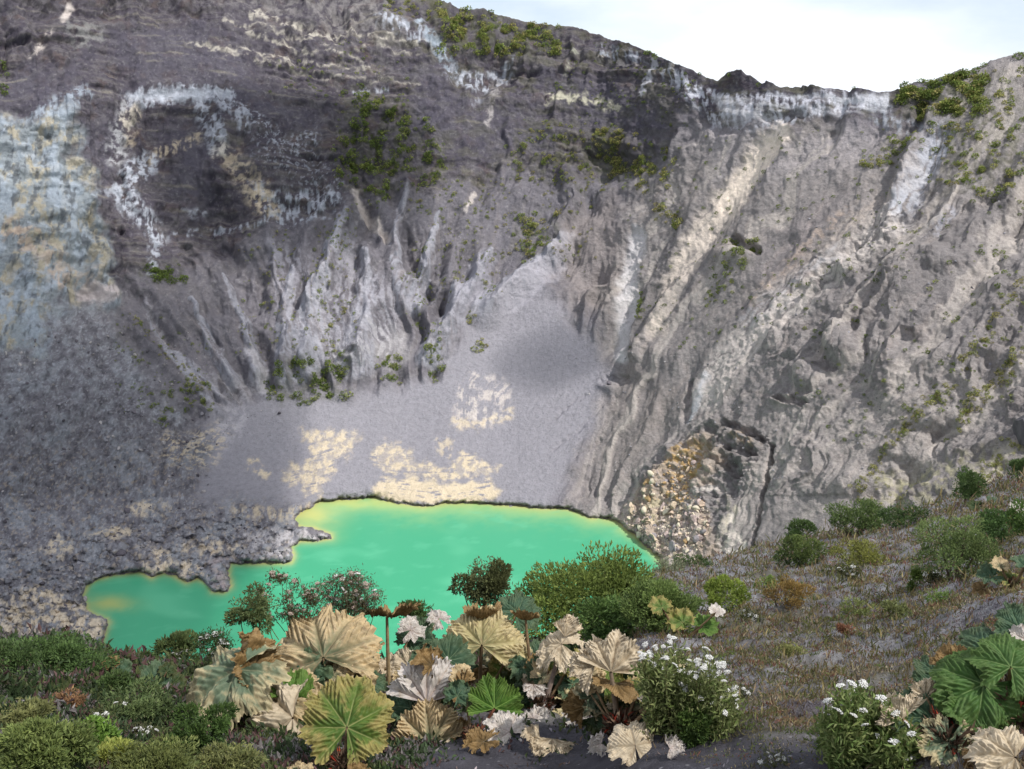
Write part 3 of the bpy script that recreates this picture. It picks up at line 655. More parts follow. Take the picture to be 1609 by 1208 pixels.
# ------------------------------------------------------------------ drifting clouds overhead (they shade the left wall and the near slope)
def cloud(lab, target, H, radii, seed, dens):
    """one lumpy closed puff whose shade falls on target"""
    m, N, L = new_mat('cloud'); N.remove(N['Principled BSDF'])
    pv = N.new('ShaderNodeVolumeScatter'); pv.inputs['Color'].default_value = (0.97, 0.97, 0.98, 1); pv.inputs['Density'].default_value = dens; pv.inputs['Anisotropy'].default_value = 0.3
    L.new(pv.outputs[0], N['Material Output'].inputs['Volume'])
    c = Vector(target) + SUN * ((H - target[2]) / SUN.z)
    bm = bmesh.new(); bmesh.ops.create_icosphere(bm, subdivisions=5, radius=1)
    A = np.array([v.co[:] for v in bm.verts]); d = 1 + 0.42 * f3(A, 1.3, 3, seed, .5)
    for v, k_ in zip(bm.verts, d): v.co = Vector((v.co.x * radii[0], v.co.y * radii[1], v.co.z * radii[2])) * float(k_)
    me = bpy.data.meshes.new('cloud'); bm.to_mesh(me); bm.free(); me.materials.append(m)
    for p in me.polygons: p.use_smooth = True
    o = bpy.data.objects.new('cloud', me); COL.objects.link(o); o.location = c
    tag(o, lab, 'cloud')
cloud('broad low thin cloud drifting above the near slope', (10, 10, -10), 210, (110, 85, 40), 3, 0.0045)
cloud('long white cloud shading the left crater wall', (-262, 368, -200), 330, (160, 235, 45), 5, 0.024)
cloud('small white cloud shading the upper back wall', (-95, 585, 10), 330, (105, 55, 30), 9, 0.030)
cloud('little cloud tuft shading the ash slope above the lake', pt(865, 575, 540), 260, (34, 26, 20), 12, 0.019)

# ------------------------------------------------------------------ near slope the photographer stands on
EDGE = [(-700,1000),(-150,1000),(0,1006),(100,1012),(200,1032),(300,1044),(400,1046),(600,1040),(800,1012),(900,1000),(960,950),(1030,896),(1100,880),(1180,862),(1250,850),(1290,838),(1400,812),(1470,790),(1500,782),(1560,760),(1609,737),(1760,680),(2300,560)]
REDG = [(-700,16),(0,17),(400,18),(700,20),(900,22),(1040,34),(1300,50),(1609,55),(2300,60)]
HH = 2.2
NV, NX = 480, 46
nu = np.concatenate([np.linspace(-3400, -720, 90), np.linspace(-700, 2300, 760), np.linspace(2325, 5000, 90)]); NU = len(nu)
ed = ipc(EDGE, nu)
kk = np.exp(-np.linspace(-2, 2, 9) ** 2); kk /= kk.sum()
ed = np.convolve(np.pad(ed, 4, 'edge'), kk, 'valid') + 3.0 * n2(nu / 30, nu * 0, 301) + 1.5 * n2(nu / 9, nu * 0, 303)
rd = ipc(REDG, nu); tedge = hyp_tan(nu, ed)
s_ = np.linspace(0, 1, NV)
nv = ed[None] + (4000 - ed[None]) * (s_[:, None] ** 2.1)
nU = np.broadcast_to(nu, nv.shape)
def near_r(u, v):
    e = np.interp(u, nu, ed); rr = np.interp(u, nu, rd)
    return HH / (hyp_tan(u, v) - hyp_tan(u, e) + HH / rr)
nr_ = near_r(nU, nv); NP = pt(nU, nv, nr_)
def near_disp(P, s):
    x, y = P[..., 0], P[..., 1]
    h = 0.26 * f2(x / 2.6, y / 2.6, 3, 311) + 0.11 * f2(x / 0.7, y / 0.7, 3, 313, .6)
    g = np.clip(f2(x / 1.1, y / 1.1, 3, 315), 0, 1) * 0.16
    return (h + g) * s
NP[..., 2] += near_disp(NP, np.clip(nr_ / 12, .15, 1.2)) * sstep(0, .03, s_)[:, None]
e0 = NP[0]; hd = e0.copy(); hd[:, 2] = 0; rr0 = np.linalg.norm(hd, axis=1, keepdims=True); hd /= rr0
outer = []
rend = 250 + 20 * np.sin(nu / 300.) * sstep(2600, 2300, np.abs(nu - 800))
for j in range(NX, 0, -1):
    t = (j / NX) ** 2.0; R_ = (rend - rr0[:, 0]) * t
    z = e0[:, 2] + (-209 - e0[:, 2]) * (t ** 0.97)
    q = e0 + hd * R_[:, None]; q[:, 2] = z + 1.5 * n2(nu / 40, nu * 0 + j * .7, 321) * min(1, j / 6); outer.append(q)
NA = np.concatenate([np.array(outer), NP], 0)
au, av = proj(NA); au = np.clip(au, -900, 2500)
x_, y_ = NA[..., 0], NA[..., 1]
NCc = np.zeros(NA.shape, np.float32); NCc[:] = (0.225, 0.222, 0.235)
def nl(w, c, a=1):
    global NCc
    w = np.clip(w * a, 0, 1)[..., None]; NCc = NCc * (1 - w) + np.array(c) * w
q1 = f2(x_ / 3.0, y_ / 3.0, 4, 331, .6); q2 = f2(x_ / .8, y_ / .8, 4, 333, .6); q3 = f2(x_ / .25, y_ / .25, 3, 335, .6)
nl(sstep(-.05, .3, q1 + .6 * q2), (0.120, 0.103, 0.088), .8); nl(sstep(930, 1060, av) * sstep(-.35, .1, q1 + .7 * q3), (0.130, 0.110, 0.098), .65)
nl(sstep(.1, .45, q2), (0.30, 0.29, 0.315), .6)
nl(sstep(.1, .45, -q3), (0.07, 0.062, 0.06), .6)
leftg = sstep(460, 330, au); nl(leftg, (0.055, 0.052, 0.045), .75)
ash = sstep(-14, 20, poly_sd(au + 40 * q1, av + 30 * q1, [(690,1150),(720,1120),(900,1120),(1090,1125),(1130,1150),(1300,1160),(1380,1210),(1400,1400),(500,1400)]))
nl(ash, (0.055, 0.053, 0.066), .92); nl(ash * sstep(.15, .5, q3), (.10, .095, .11), .5)
mossy = sstep(.1, .4, f2(x_ / 2.2, y_ / 2.2, 3, 337)); nl(mossy * (1 - ash), (0.10, 0.095, 0.045), .5)
lich = sstep(0, 16, poly_sd(au + 60 * q1, av + 20 * q1, [(-50,1115),(60,1090),(150,1078),(160,1092),(60,1120),(-50,1160)])); nl(lich, (.19, .19, .23), .85)
M_near = ground_mat('ash_soil', 3.0, 22.0, 0.7, 0.7, 0.4, 0.95, 0.18, 0.04, (9.0, 0.7, (0.36, 0.35, 0.37, 1)))
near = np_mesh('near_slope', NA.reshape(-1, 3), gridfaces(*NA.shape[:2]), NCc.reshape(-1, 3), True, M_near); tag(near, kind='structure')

def gpt(u, v):
    """ground point of the near slope seen at pixel (u, v), arrays allowed"""
    r = near_r(u, v); p = pt(u, v, r); p = np.array(p)
    p[..., 2] += near_disp(p, np.clip(r / 12, .15, 1.2)); return p
def m_per_px(p): return float(np.linalg.norm(p)) / FPX
EX = np.array([1.0, 0, 0]); EU = np.array([0, math.sin(PITCH), math.cos(PITCH)]); EB = np.array([0, -math.cos(PITCH), math.sin(PITCH)])

# ------------------------------------------------------------------ plants
M_fol = attr_mat('foliage', 0.6, 0.25, 0.25, 3, 0.32)
M_leaf = attr_mat('broad_leaf', 0.62, 0.30, 0.28, 9, 0.16, 0.5, 0.015)
M_wood = attr_mat('bark', 0.9, 0.1, 0.35, 14, 0, 0.6, 0.01)
M_flow = attr_mat('petal', 0.8, 0.1, 0.12, 20, 0.15)
M_stone = ground_mat('boulder', 1.2, 6.0, 0.6, 0.6, 0.35, 0.9, 0.5, 0.15)

def tubes(paths, sides=6):
    """paths: list of (points, radii, colour) -> V, F, C"""
    Vs, Fs, Cs = [], [], []; base = 0
    ang = np.linspace(0, 2 * np.pi, sides, endpoint=False)
    for pts_, rad, colr in paths:
        pts_ = np.array(pts_, float); n = len(pts_); rad = np.broadcast_to(np.array(rad, float), (n,))
        t = np.gradient(pts_, axis=0); t /= np.linalg.norm(t, axis=1, keepdims=True) + 1e-9
        ref = np.where(np.abs(t[:, 2:3]) > 0.9, np.array([[1., 0, 0]]), np.array([[0, 0, 1.]]))
        a = np.cross(t, ref); a /= np.linalg.norm(a, axis=1, keepdims=True) + 1e-9; b = np.cross(t, a)
        ring = pts_[:, None] + rad[:, None, None] * (np.cos(ang)[None, :, None] * a[:, None] + np.sin(ang)[None, :, None] * b[:, None])
        Vs.append(ring.reshape(-1, 3)); i = np.arange(n * sides).reshape(n, sides) + base
        j = np.roll(i, -1, 1); Fs.append(np.stack([i[:-1], j[:-1], j[1:], i[1:]], -1).reshape(-1, 4)); Cs.append(np.broadcast_to(np.array(colr, float), (n * sides, 3)).copy()); base += n * sides
    return np.concatenate(Vs), np.concatenate(Fs), np.concatenate(Cs)

def leaves(P, N, L, Wd, colr, rs, fold=0.25, droop=0.2):
    """n small folded leaves: bases P, axis N, length L, width Wd"""
    n = len(P); N = N / (np.linalg.norm(N, axis=1, keepdims=True) + 1e-9)
    q = rs.normal(size=(n, 3)); S = np.cross(N, q); S /= np.linalg.norm(S, axis=1, keepdims=True) + 1e-9; B = np.cross(S, N)
    L = np.broadcast_to(L, (n,))[:, None]; Wd = np.broadcast_to(Wd, (n,))[:, None]
    v0 = P; v1 = P + N * L * .5 + S * Wd * .5 + B * Wd * fold; v2 = P + N * L - B * L * droop; v3 = P + N * L * .5 - S * Wd * .5 + B * Wd * fold
    Vv = np.stack([v0, v1, v2, v3], 1).reshape(-1, 3); i = np.arange(n) * 4
    F = np.concatenate([np.stack([i, i + 1, i + 2], 1), np.stack([i, i + 2, i + 3], 1)]); return Vv, F, np.repeat(colr, 4, 0)

def crown_pts(n, w, h, rs, nb=14, flat=1.0):
    """points on lumpy clumps filling a crown w wide, h tall, base at z=0"""
    c = []
    while len(c) < nb:
        p = rs.uniform(-1, 1, 3)
        if np.linalg.norm(p) < 1 and p[2] > -0.75: c.append(p)
    c = np.array(c); c *= 0.80; rad = rs.uniform(0.15, 0.34, nb)
    k = rs.choice(nb, n, p=rad ** 2 / np.sum(rad ** 2)); d = rs.normal(size=(n, 3)); d /= np.linalg.norm(d, axis=1, keepdims=True)
    rr = rad[k] * rs.uniform(.55, 1.08, n) ** .6
    p = c[k] + d * rr[:, None]; fill = rs.rand(n) < .22; g = rs.normal(size=(n, 3)); g /= np.linalg.norm(g, axis=1, keepdims=True); p = np.where(fill[:, None], g * (.80 * rs.rand(n) ** .33)[:, None], p); tone = rs.uniform(.8, 1.2, nb)[k]
    p = p * (1 + .38 * f3(p / (np.linalg.norm(p, axis=1, keepdims=True) + .01), 1.6, 3, rs.randint(999), .6))[:, None]; p = p / np.quantile(np.abs(p), .997, axis=0)
    out = d * 0.8 + p * 0.5 + np.array([0, 0, .35])
    return p * np.array([w / 2, w / 2, h / 2 * flat]) + np.array([0, 0, h * .55]), out, tone, c * np.array([w / 2, w / 2, h / 2]) + np.array([0, 0, h * .55])

def make_bush(name, lab, cat, base, w, h, n, leaf, col1, col2, seed, group=None, trunk=True, nb=14, drop=0.0, wr=.42):
    rs = np.random.RandomState(seed)
    root = empty(name, base); tag(root, lab, cat, group)
    p, nn, tone, cc = crown_pts(n, w, h, rs, nb)
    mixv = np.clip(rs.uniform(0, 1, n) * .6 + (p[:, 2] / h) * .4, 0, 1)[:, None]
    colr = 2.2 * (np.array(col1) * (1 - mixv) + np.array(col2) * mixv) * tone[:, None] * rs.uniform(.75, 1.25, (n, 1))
    Vv, F, Cc = leaves(p, nn + rs.normal(size=(n, 3)) * .45, leaf * rs.uniform(.6, 1.3, n), leaf * wr * rs.uniform(.7, 1.2, n), colr, rs)
    np_mesh('foliage', Vv, F, Cc, False, M_fol, root)
    if trunk:
        paths = []
        for c in cc[:max(5, nb // 2)]:
            s0 = np.array([rs.uniform(-.06, .06) * w, rs.uniform(-.06, .06) * w, -drop - .1]); mid_ = (s0 + c) / 2 + rs.normal(size=3) * .05 * w
            t = np.linspace(0, 1, 7)[:, None]; path = (1 - t) ** 2 * s0 + 2 * t * (1 - t) * mid_ + t * t * c
            paths.append((path, np.linspace(.022, .006, 7) * (w ** .7) * 1.1, (.13, .10, .075)))
        Vv, F, Cc = tubes(paths); np_mesh('stems', Vv, F, Cc, True, M_wood, root)
    return root

def head_mesh(seed, colr=(.78, .77, .74)):
    """flat-topped white flower cluster, 1 m across before scaling"""
    rs = np.random.RandomState(seed); Vs, Fs, Cs = [], [], []; base = 0
    bm = bmesh.new(); bmesh.ops.create_icosphere(bm, subdivisions=1, radius=1); bm.verts.ensure_lookup_table()
    A = np.array([v.co[:] for v in bm.verts]); F0 = np.array([[v.index for v in f.verts] for f in bm.faces]); bm.free()
    for k in range(26):
        a = k * 2.39996; q = math.sqrt((k + .5) / 26) * .47
        c = np.array([math.cos(a) * q, math.sin(a) * q, .16 * math.cos(q * 3.1) + rs.uniform(-.04, .04)])
        s = rs.uniform(.07, .12); Vs.append(A * np.array([s, s, s * .7]) + c + rs.normal(size=A.shape) * s * .2); Fs.append(F0 + base); base += len(A)
        Cs.append(np.full(A.shape, 1.0) * np.array(colr) * rs.uniform(.82, 1.05))
    return np.concatenate(Vs), np.concatenate(Fs), np.concatenate(Cs)
HEADS = []
for s in range(4):
    o_ = np_mesh('flower_head', *head_mesh(s), True, M_flow, link=False); HEADS.append(o_.data); bpy.data.objects.remove(o_)
HEADP = []
for s in range(3):
    o_ = np_mesh('flower_head', *head_mesh(s + 9, (.55, .44, .38)), True, M_flow, link=False); HEADP.append(o_.data); bpy.data.objects.remove(o_)

def flower_bush(lab, base, heads, hs, w, h, n, leaf, col1, col2, seed, meshes=HEADS, loose=False, group=None):
    """heads: list of world points of flower clusters"""
    rs = np.random.RandomState(seed); base = np.array(base)
    root = empty('flowering_shrub', base); tag(root, lab, 'flowering shrub', group)
    hp = [np.array(q) - base for q in heads]
    for q in hp:
        o = bpy.data.objects.new('flower_head', meshes[rs.randint(len(meshes))]); COL.objects.link(o); o.parent = root; o.location = q
        s = hs * rs.uniform(.7, 1.3); o.scale = (s, s, s); o.rotation_euler = (rs.uniform(-.1, .9), rs.uniform(-.35, .35), rs.uniform(0, 6))
    paths = []; lp = []; ln = []
    for q in hp:
        s0 = np.array([q[0] * .6, q[1] * .6, -.05]) + rs.normal(size=3) * .05; md = np.array([q[0] * .9, q[1] * .9, q[2] * .5]) + rs.normal(size=3) * .07; t = np.linspace(0, 1, 9)[:, None]
        path = (1 - t) ** 2 * s0 + 2 * t * (1 - t) * md + t * t * q; (len(paths) == 0 or n > 5000 or rs.rand() < .35) and paths.append((path, np.linspace(.005, .002, 9) * (1.4 if loose else 1), (.13, .12, .05)))
        m = max(6, int(n / len(hp))); tt = (rs.uniform(.12,   .88, m) if n > 5000 else 1 - .6 * rs.uniform(0, 1, m) ** 1.6)[:, None]
        pp = (1 - tt) ** 2 * s0 + 2 * tt * (1 - tt) * md + tt * tt * q + rs.normal(size=(m, 3)) * (.036 if not loose else .035) * (w + .3); pp = pp if n > 5000 else q + rs.normal(size=(m, 3)) * np.array([.05, .05, .045]) * (1.3 if not loose else .9) - np.array([0, 0, .05]); lp.append(pp); ln.append(rs.normal(size=(m, 3)) * .8 + np.array([0, 0, .7]))
    Vv, F, Cc = tubes(paths, 4); np_mesh('stems', Vv, F, Cc, True, M_wood, root)
    lp = np.concatenate(lp); ln = np.concatenate(ln); m = len(lp); mixv = rs.uniform(0, 1, (m, 1)); colr = (np.array(col1) * (1 - mixv) + np.array(col2) * mixv) * rs.uniform(.7, 1.25, (m, 1))
    Vv, F, Cc = leaves(lp, ln, leaf * rs.uniform(.6, 1.3, m), leaf * .28, colr, rs); np_mesh('foliage', Vv, F, Cc, False, M_fol, root)
    return root

# ---- giant-rhubarb style leaves
KIND = {  # blade, near-vein, margin, vein
 'green': ((.115,.165,.030), (.06,.12,.022), (.42,.31,.12), (.22,.23,.08), .55),
 'bright': ((.080,.155,.025), (.05,.125,.016), (.16,.22,.05), (.17,.26,.06), .25),
 'fresh': ((.060,.130,.028), (.04,.09,.02), (.12,.17,.05), (.14,.21,.07), .3),
 'tan': ((.56,.43,.26), (.13,.15,.085), (.55,.42,.24), (.20,.16,.09), .8),
 'cream': ((.58,.48,.34), (.40,.33,.23), (.66,.56,.42), (.30,.23,.15), .6),
 'white': ((.54,.50,.44), (.44,.38,.36), (.70,.65,.62), (.34,.27,.22), .5),
 'brown': ((.235,.145,.055), (.10,.065,.025), (.33,.22,.10), (.12,.08,.03), .5),
 'greygreen': ((.150,.195,.125), (.085,.125,.075), (.52,.42,.25), (.20,.21,.13), .75),
 'teal': ((.055,.105,.060), (.035,.075,.040), (.14,.17,.08), (.12,.17,.09), .3),
 'dark': ((.035,.065,.018), (.02,.04,.012), (.12,.10,.04), (.08,.10,.03), .3),
 'yellow': ((.52,.43,.22), (.30,.28,.14), (.60,.50,.30), (.30,.24,.12), .6)}
def rhubarb_leaf(seed, kind, lobes=7, cup=.25, curl=.15, rag=.09, fan=math.pi - .28, pleat=.05, hole=0.0, na=190, nr=46):
    rs = np.random.RandomState(seed); blade, core, marg, vein, mw = [np.array(k) if not np.isscalar(k) else k for k in KIND[kind]]
    a = np.linspace(-fan, fan, na); rho = np.linspace(0.015, 1, nr) ** .85
    va = np.linspace(-1, 1, lobes) * (fan - .55 * fan / lobes) + rs.uniform(-.05, .05, lobes); va[lobes // 2] = 0
    dl = a[:, None] - va[None]; k = np.argmin(np.abs(dl), 1); dlt = dl[np.arange(na), k]; hw = (fan / lobes) * 1.02
    tt = np.clip(np.abs(dlt) / hw, 0, 1)
    env = .88 + .12 * np.cos(tt * np.pi / 2) ** .6; size = (.86 + .14 * np.cos(va) + rs.uniform(-.06, .06, lobes))[k]
    teeth = .06 * (1 - np.abs((((a - va[k]) * 4.6 / hw / 2.3 + .5) % 1) - .5) * 2) + .045 * np.abs(((a * 11 + .3 * np.sin(a * 7)) % 1) - .5) * 2 + .03 * np.abs(((a * 27) % 1) - .5) * 2
    Rr = env * size + teeth - .03 + rag * f2(a * 4, a * 0 + seed, 4, seed, .75)
    A_, Q = np.meshgrid(a, rho, indexing='ij'); Rg = Rr[:, None]; Dl = dlt[:, None] + 0 * Q
    rad = Q * (Rg * sstep(0, 1, Q * 1.2) + (1 - sstep(0, 1, Q * 1.2)) * .8)
    X = rad * np.sin(A_); Y = rad * np.cos(A_)
    off = np.abs(np.sin(Dl)) * rad; along = np.cos(Dl) * rad; T = np.clip(np.abs(Dl) / hw, 0, 1)
    h_off = rs.uniform(0, 1, lobes)[k][:, None]
    herr = np.sin(2 * np.pi * ((along - off * 1.25) * 7.5 + h_off))
    Z = cup * rad ** 2 + .24 * rad * T ** 1.3 - .035 * np.exp(-(off / .035) ** 2) * sstep(0, .3, rad)
    Z += pleat * rad * herr * sstep(.02, .10, off) * .85
    sc = 2.2; nzz = f2(X * sc + seed, Y * sc, 4, seed + 2, .55); Z += curl * rad * nzz * 1.6
    fl = f2(A_ * 2.2, Q * 0 + seed * 1.7, 3, seed + 7, .6); Z += curl * 1.5 * fl * Q ** 3
    inw = 1 - .20 * curl * 4 * sstep(.7, 1, Q) * np.clip(.3 + fl * 2, 0, 1); X *= inw; Y *= inw
    Z += -.10 * Q ** 4 * (1 + 2 * fl) + rs.uniform(-.32, .12) * X * X + rs.uniform(-.25, .1) * Y * np.abs(Y) + rs.uniform(-.15, .15) * X * Y
    n1 = f2(X * 5 + seed, Y * 5, 4, seed + 3, .65); n2_ = f2(X * 16, Y * 16 + seed, 3, seed + 4, .65)
    C_ = np.ones(Q.shape + (3,)) * blade
    def m(w, c):
        nonlocal C_
        w = np.clip(w, 0, 1)[..., None]; C_ = C_ * (1 - w) + c * w
    m(np.exp(-(off / (.055 + .05 * n1.clip(-.5, 1))) ** 2) * .8 * (1 - Q * .4) + np.exp(-(rad / .28) ** 2) * .8, core)
    m(sstep(.0, .6, -herr) * .72 * sstep(.02, .08, off) * (1 - .4 * Q), core)
    m(sstep(.62, .98, Q + .55 * n1 * mw + .25 * T) * mw, marg)
    m(sstep(.25, .6, n1) * .35, marg); m(sstep(.2, .6, -n2_) * .25, core)
    m(sstep(.86, 1.0, herr) * .35 * sstep(.03, .1, off), vein)
    m(np.exp(-(off / (.012 * (1.3 - Q))) ** 2), vein)
    m(sstep(.965, .995, Q) * .55, marg * 1.1)
    if kind in ('cream', 'white', 'tan', 'yellow'): m(sstep(.35, .62, -n1 + .2 * n2_) * .6, np.array((.23, .16, .10)))
    V_ = np.stack([X, Y, Z], -1); F = gridfaces(na, nr)
    if hole > 0:
        hm = (f2(X * 6 + 9, Y * 6 + seed, 3, seed + 11, .6) > .42 - hole) & (Q > .45); bad = hm.reshape(-1)
        F = F[~(bad[F].all(1))]
    return V_.reshape(-1, 3), F, C_.reshape(-1, 3).clip(.01, .9)

LF = 0
def place_leaf(plant, base, px, py, Rpx, nview, spin, kind, dr=0.0, lab=None, stalk=True, sr=.017, sink=None, scol=(.19, .13, .075), **kw):
    """blade attached at pixel (px, py), at the plant's distance + dr; nview: right, up, toward the viewer; spin: where the tip points, degrees on screen"""
    global LF
    LF += 1
    base = np.array(base); rb = math.hypot(base[0], base[1]); c = pt(px, py, rb + dr)
    n = np.array(nview[0] * EX + nview[1] * EU + nview[2] * EB); n /= np.linalg.norm(n)
    s = math.radians(spin); t = math.cos(s) * EX + math.sin(s) * EU; t = t - n * np.dot(t, n); t /= np.linalg.norm(t); x = np.cross(t, n)
    sc = Rpx * .86 * m_per_px(c); V_, F, C_ = rhubarb_leaf(LF * 7 + 3, kind, **kw)
    Wd = c + sc * (V_[:, :1] * x + V_[:, 1:2] * t + V_[:, 2:3] * n) - base
    o = np_mesh('leaf', Wd, F, C_, True, M_leaf, plant)
    if lab: o['label'] = lab
    if stalk:
        s0 = np.array([0, 0, .02]) if sink is None else np.array(pt(sink[0], sink[1], rb)) - base; e = c - base
        md = (s0 + e) / 2 - n * sc * .18 * .6 + np.array([0, 0, -.03]); tt = np.linspace(0, 1, 12)[:, None]
        path = (1 - tt) ** 2 * s0 + 2 * tt * (1 - tt) * md + tt * tt * e; path[-1] = e - n * .004
        Vv, F2, Cc = tubes([(path, np.linspace(sr * 1.5, sr * .8, 12), scol)], 8); Cc = Cc * (1 + .5 * f2(Vv[:, 0] * 20, Vv[:, 2] * 20, 3, LF))[:, None].clip(.4, 1.6)
        np_mesh('leaf_stalk', Vv, F2, Cc, True, M_wood, o)
    return o

def crown_stock(plant, w, h, seed, colr=(.10, .065, .045)):
    """hairy brown rootstock with dry scales"""
    rs = np.random.RandomState(seed); n = 260; a = rs.uniform(0, 6.28, n); z = rs.uniform(0, 1, n); rr = w * .5 * (1 - .5 * z)
    P_ = np.stack([rr * np.cos(a), rr * np.sin(a), z * h], 1); N_ = np.stack([np.cos(a) * .6, np.sin(a) * .6, .7 + 0 * a], 1) + rs.normal(size=(n, 3)) * .35
    colr_ = np.array(colr) * rs.uniform(.5, 1.9, (n, 1)) * np.array([1, 1, 1]); colr_[rs.rand(n) < .12] = (.30, .05, .03)
    Vv, F, Cc = leaves(P_, N_, w * rs.uniform(.25, .7, n), w * .10, colr_, rs); 
    t = np.linspace(0, 1, 8); V2, F2, C2 = tubes([(np.stack([0 * t, 0 * t, t * h - .08], 1), w * .5 * (1 - .45 * t), colr)], 12)
    F2 = np.concatenate([F2[:, [0, 1, 2]], F2[:, [0, 2, 3]]])
    np_mesh('rootstock', np.concatenate([Vv, V2]), np.concatenate([F, F2 + len(Vv)]), np.concatenate([Cc, C2]), False, M_wood, plant)

def plant(px, py, lab, w=.22, h=.2, seed=1, group=None, fr=None):
    b = gpt(px, py); e = empty('giant_rhubarb_plant', b); tag(e, lab, 'plant', group); 
    if w: crown_stock(e, w, h, seed)
    return e, b

# left plant: grey-green parasols with torn tan rims
p, b = plant(425, 1150, 'giant-leaved plant at the left end of the central clump, grey-green leaves with torn tan rims', .22, .25, 1)
place_leaf(p, b, 372, 1052, 105, (-.25, .75, .6), 215, 'greygreen', .15, cup=-.25, curl=.14, rag=.1, lab='large grey-green leaf with a torn cream rim')
place_leaf(p, b, 400, 1052, 66, (.75, .35, .45), 110, 'brown', .25, cup=.3, curl=.2)
place_leaf(p, b, 460, 1128, 98, (-.3, .55, .75), 212, 'cream', -.5, cup=-.2, curl=.2, rag=.1, fan=2.1, lobes=6, lab='pale drooping leaf withered to cream')
place_leaf(p, b, 458, 1090, 44, (0, .9, .4), 90, 'bright', -.1, cup=.5, fan=2.2, curl=.1, lab='young bright green leaf')
place_leaf(p, b, 345, 1120, 42, (-.2, .8, .5), 200, 'dark', .1, cup=-.1)
place_leaf(p, b, 425, 1100, 44, (.1, .7, .6), 30, 'brown', .2, cup=.1)
place_leaf(p, b, 385, 1098, 40, (.3, .6, .6), 330, 'dark', .35)
# big tan leaf on top
p, b = plant(515, 1125, 'giant-leaved plant behind, carrying the widest pleated tan leaf', .2, .2, 2)
place_leaf(p, b, 508, 1034, 112, (-.05, .62, .8), 108, 'tan', .3, cup=-.12, curl=.09, pleat=.075, fan=2.35, rag=.06, lobes=7, lab='wide pleated tan leaf with grey-green veins')
place_leaf(p, b, 560, 1030, 52, (.5, .5, .7), 45, 'tan', .5, cup=-.15, curl=.16)
place_leaf(p, b, 575, 1075, 40, (.2, .8, .5), 60, 'teal', .5)
place_leaf(p, b, 500, 1075, 42, (0, .8, .6), 250, 'dark', .2)
# green leaf in front
p, b = plant(540, 1215, 'low giant-leaved plant at the front with the big sunlit green leaf', .2, .15, 3)
place_leaf(p, b, 545, 1143, 90, (.02, .52, .86), 82, 'green', .2, cup=.08, curl=.08, pleat=.07, lobes=7, rag=.05, lab='big round green leaf browning at its rim')
place_leaf(p, b, 470, 1222, 34, (0, .7, .7), 110, 'tan', -.2, cup=-.1, curl=.2)
place_leaf(p, b, 560, 1222, 30, (.3, .7, .7), 20, 'brown', -.25, curl=.2)
# brown parasol standing high
p, b = plant(612, 1100, 'giant-leaved plant with one tall brown parasol leaf held up on a thick stalk', .2, .2, 4)
place_leaf(p, b, 608, 968, 62, (.05, .97, -.22), 60, 'brown', .0, cup=.42, curl=.16, rag=.12, sr=.026, scol=(.30, .22, .12), lab='brown parasol leaf seen from below')
place_leaf(p, b, 645, 990, 30, (.4, .6, .6), 40, 'white', .5, curl=.24, cup=-.1); place_leaf(p, b, 650, 1005, 44, (-.1, .7, .6), 60, 'teal', .7)
place_leaf(p, b, 690, 972, 28, (.1, .7, .6), 120, 'white', .9, curl=.26, cup=-.2); place_leaf(p, b, 668, 1030, 52, (.1, .8, .5), 100, 'teal', .4); place_leaf(p, b, 625, 1050, 40, (.2, .7, .5), 200, 'cream', .3, curl=.22)
place_leaf(p, b, 560, 1000, 36, (-.1, .8, .5), 100, 'greygreen', .7)
# white fan
p, b = plant(672, 1150, 'giant-leaved plant with a bleached white fan leaf above two tan ones', .2, .18, 5)
place_leaf(p, b, 670, 1104, 80, (.0, .28, .95), 92, 'white', .1, cup=.05, curl=.1, pleat=.05, fan=1.35, lobes=5, rag=.1, hole=.04, lab='bleached white fan leaf with open pleats')
place_leaf(p, b, 676, 1168, 72, (.05, .35, .93), 97, 'tan', -.35, cup=.08, curl=.1, pleat=.07, fan=1.5, lobes=5, rag=.07)
place_leaf(p, b, 682, 1180, 58, (.05, .7, .7), 275, 'cream', -.5, cup=-.15, curl=.16, fan=2.2, lobes=5); place_leaf(p, b, 640, 1180, 36, (-.3, .5, .7), 180, 'brown', -.4, curl=.2); place_leaf(p, b, 722, 1155, 34, (.5, .5, .7), 330, 'brown', -.2, curl=.22)
# centre umbrella plant
p, b = plant(752, 1120, 'tallest giant-leaved plant at the centre, tan-edged umbrella leaf on dark stalks', .22, .22, 6)
place_leaf(p, b, 757, 1014, 80, (.02, .45, .9), 90, 'yellow', -.1, cup=-.08, curl=.09, pleat=.08, fan=2.3, lobes=7, rag=.08, sr=.022, lab='umbrella leaf with golden-tan edges and grey-green centre')
place_leaf(p, b, 757, 972, 40, (.0, .95, -.1), 90, 'brown', .25, cup=.75, curl=.14, rag=.1, lab='dark brown cupped leaf seen from below')
place_leaf(p, b, 812, 962, 52, (.15, .75, .6), 70, 'teal', .8, cup=-.12, lab='dark blue-green leaf standing behind')
place_leaf(p, b, 826, 974, 30, (.05, .97, -.15), 90, 'brown', .2, cup=.7, curl=.12, sr=.02, sink=(838, 1090), lab='small brown funnel-shaped leaf')
place_leaf(p, b, 806, 1016, 42, (.4, .5, .7), 335, 'yellow', .1, curl=.16, cup=-.2); place_leaf(p, b, 722, 1045, 48, (0, .8, .5), 200, 'teal', .4); place_leaf(p, b, 775, 1060, 50, (.2, .7, .6), 280, 'cream', .35, curl=.2, cup=-.2)
place_leaf(p, b, 720, 1075, 40, (-.2, .7, .6), 240, 'brown', .25, curl=.2); place_leaf(p, b, 850, 1030, 40, (.2, .8, .5), 20, 'teal', .6); place_leaf(p, b, 795, 1055, 34, (0, .5, .8), 200, 'green', .3)
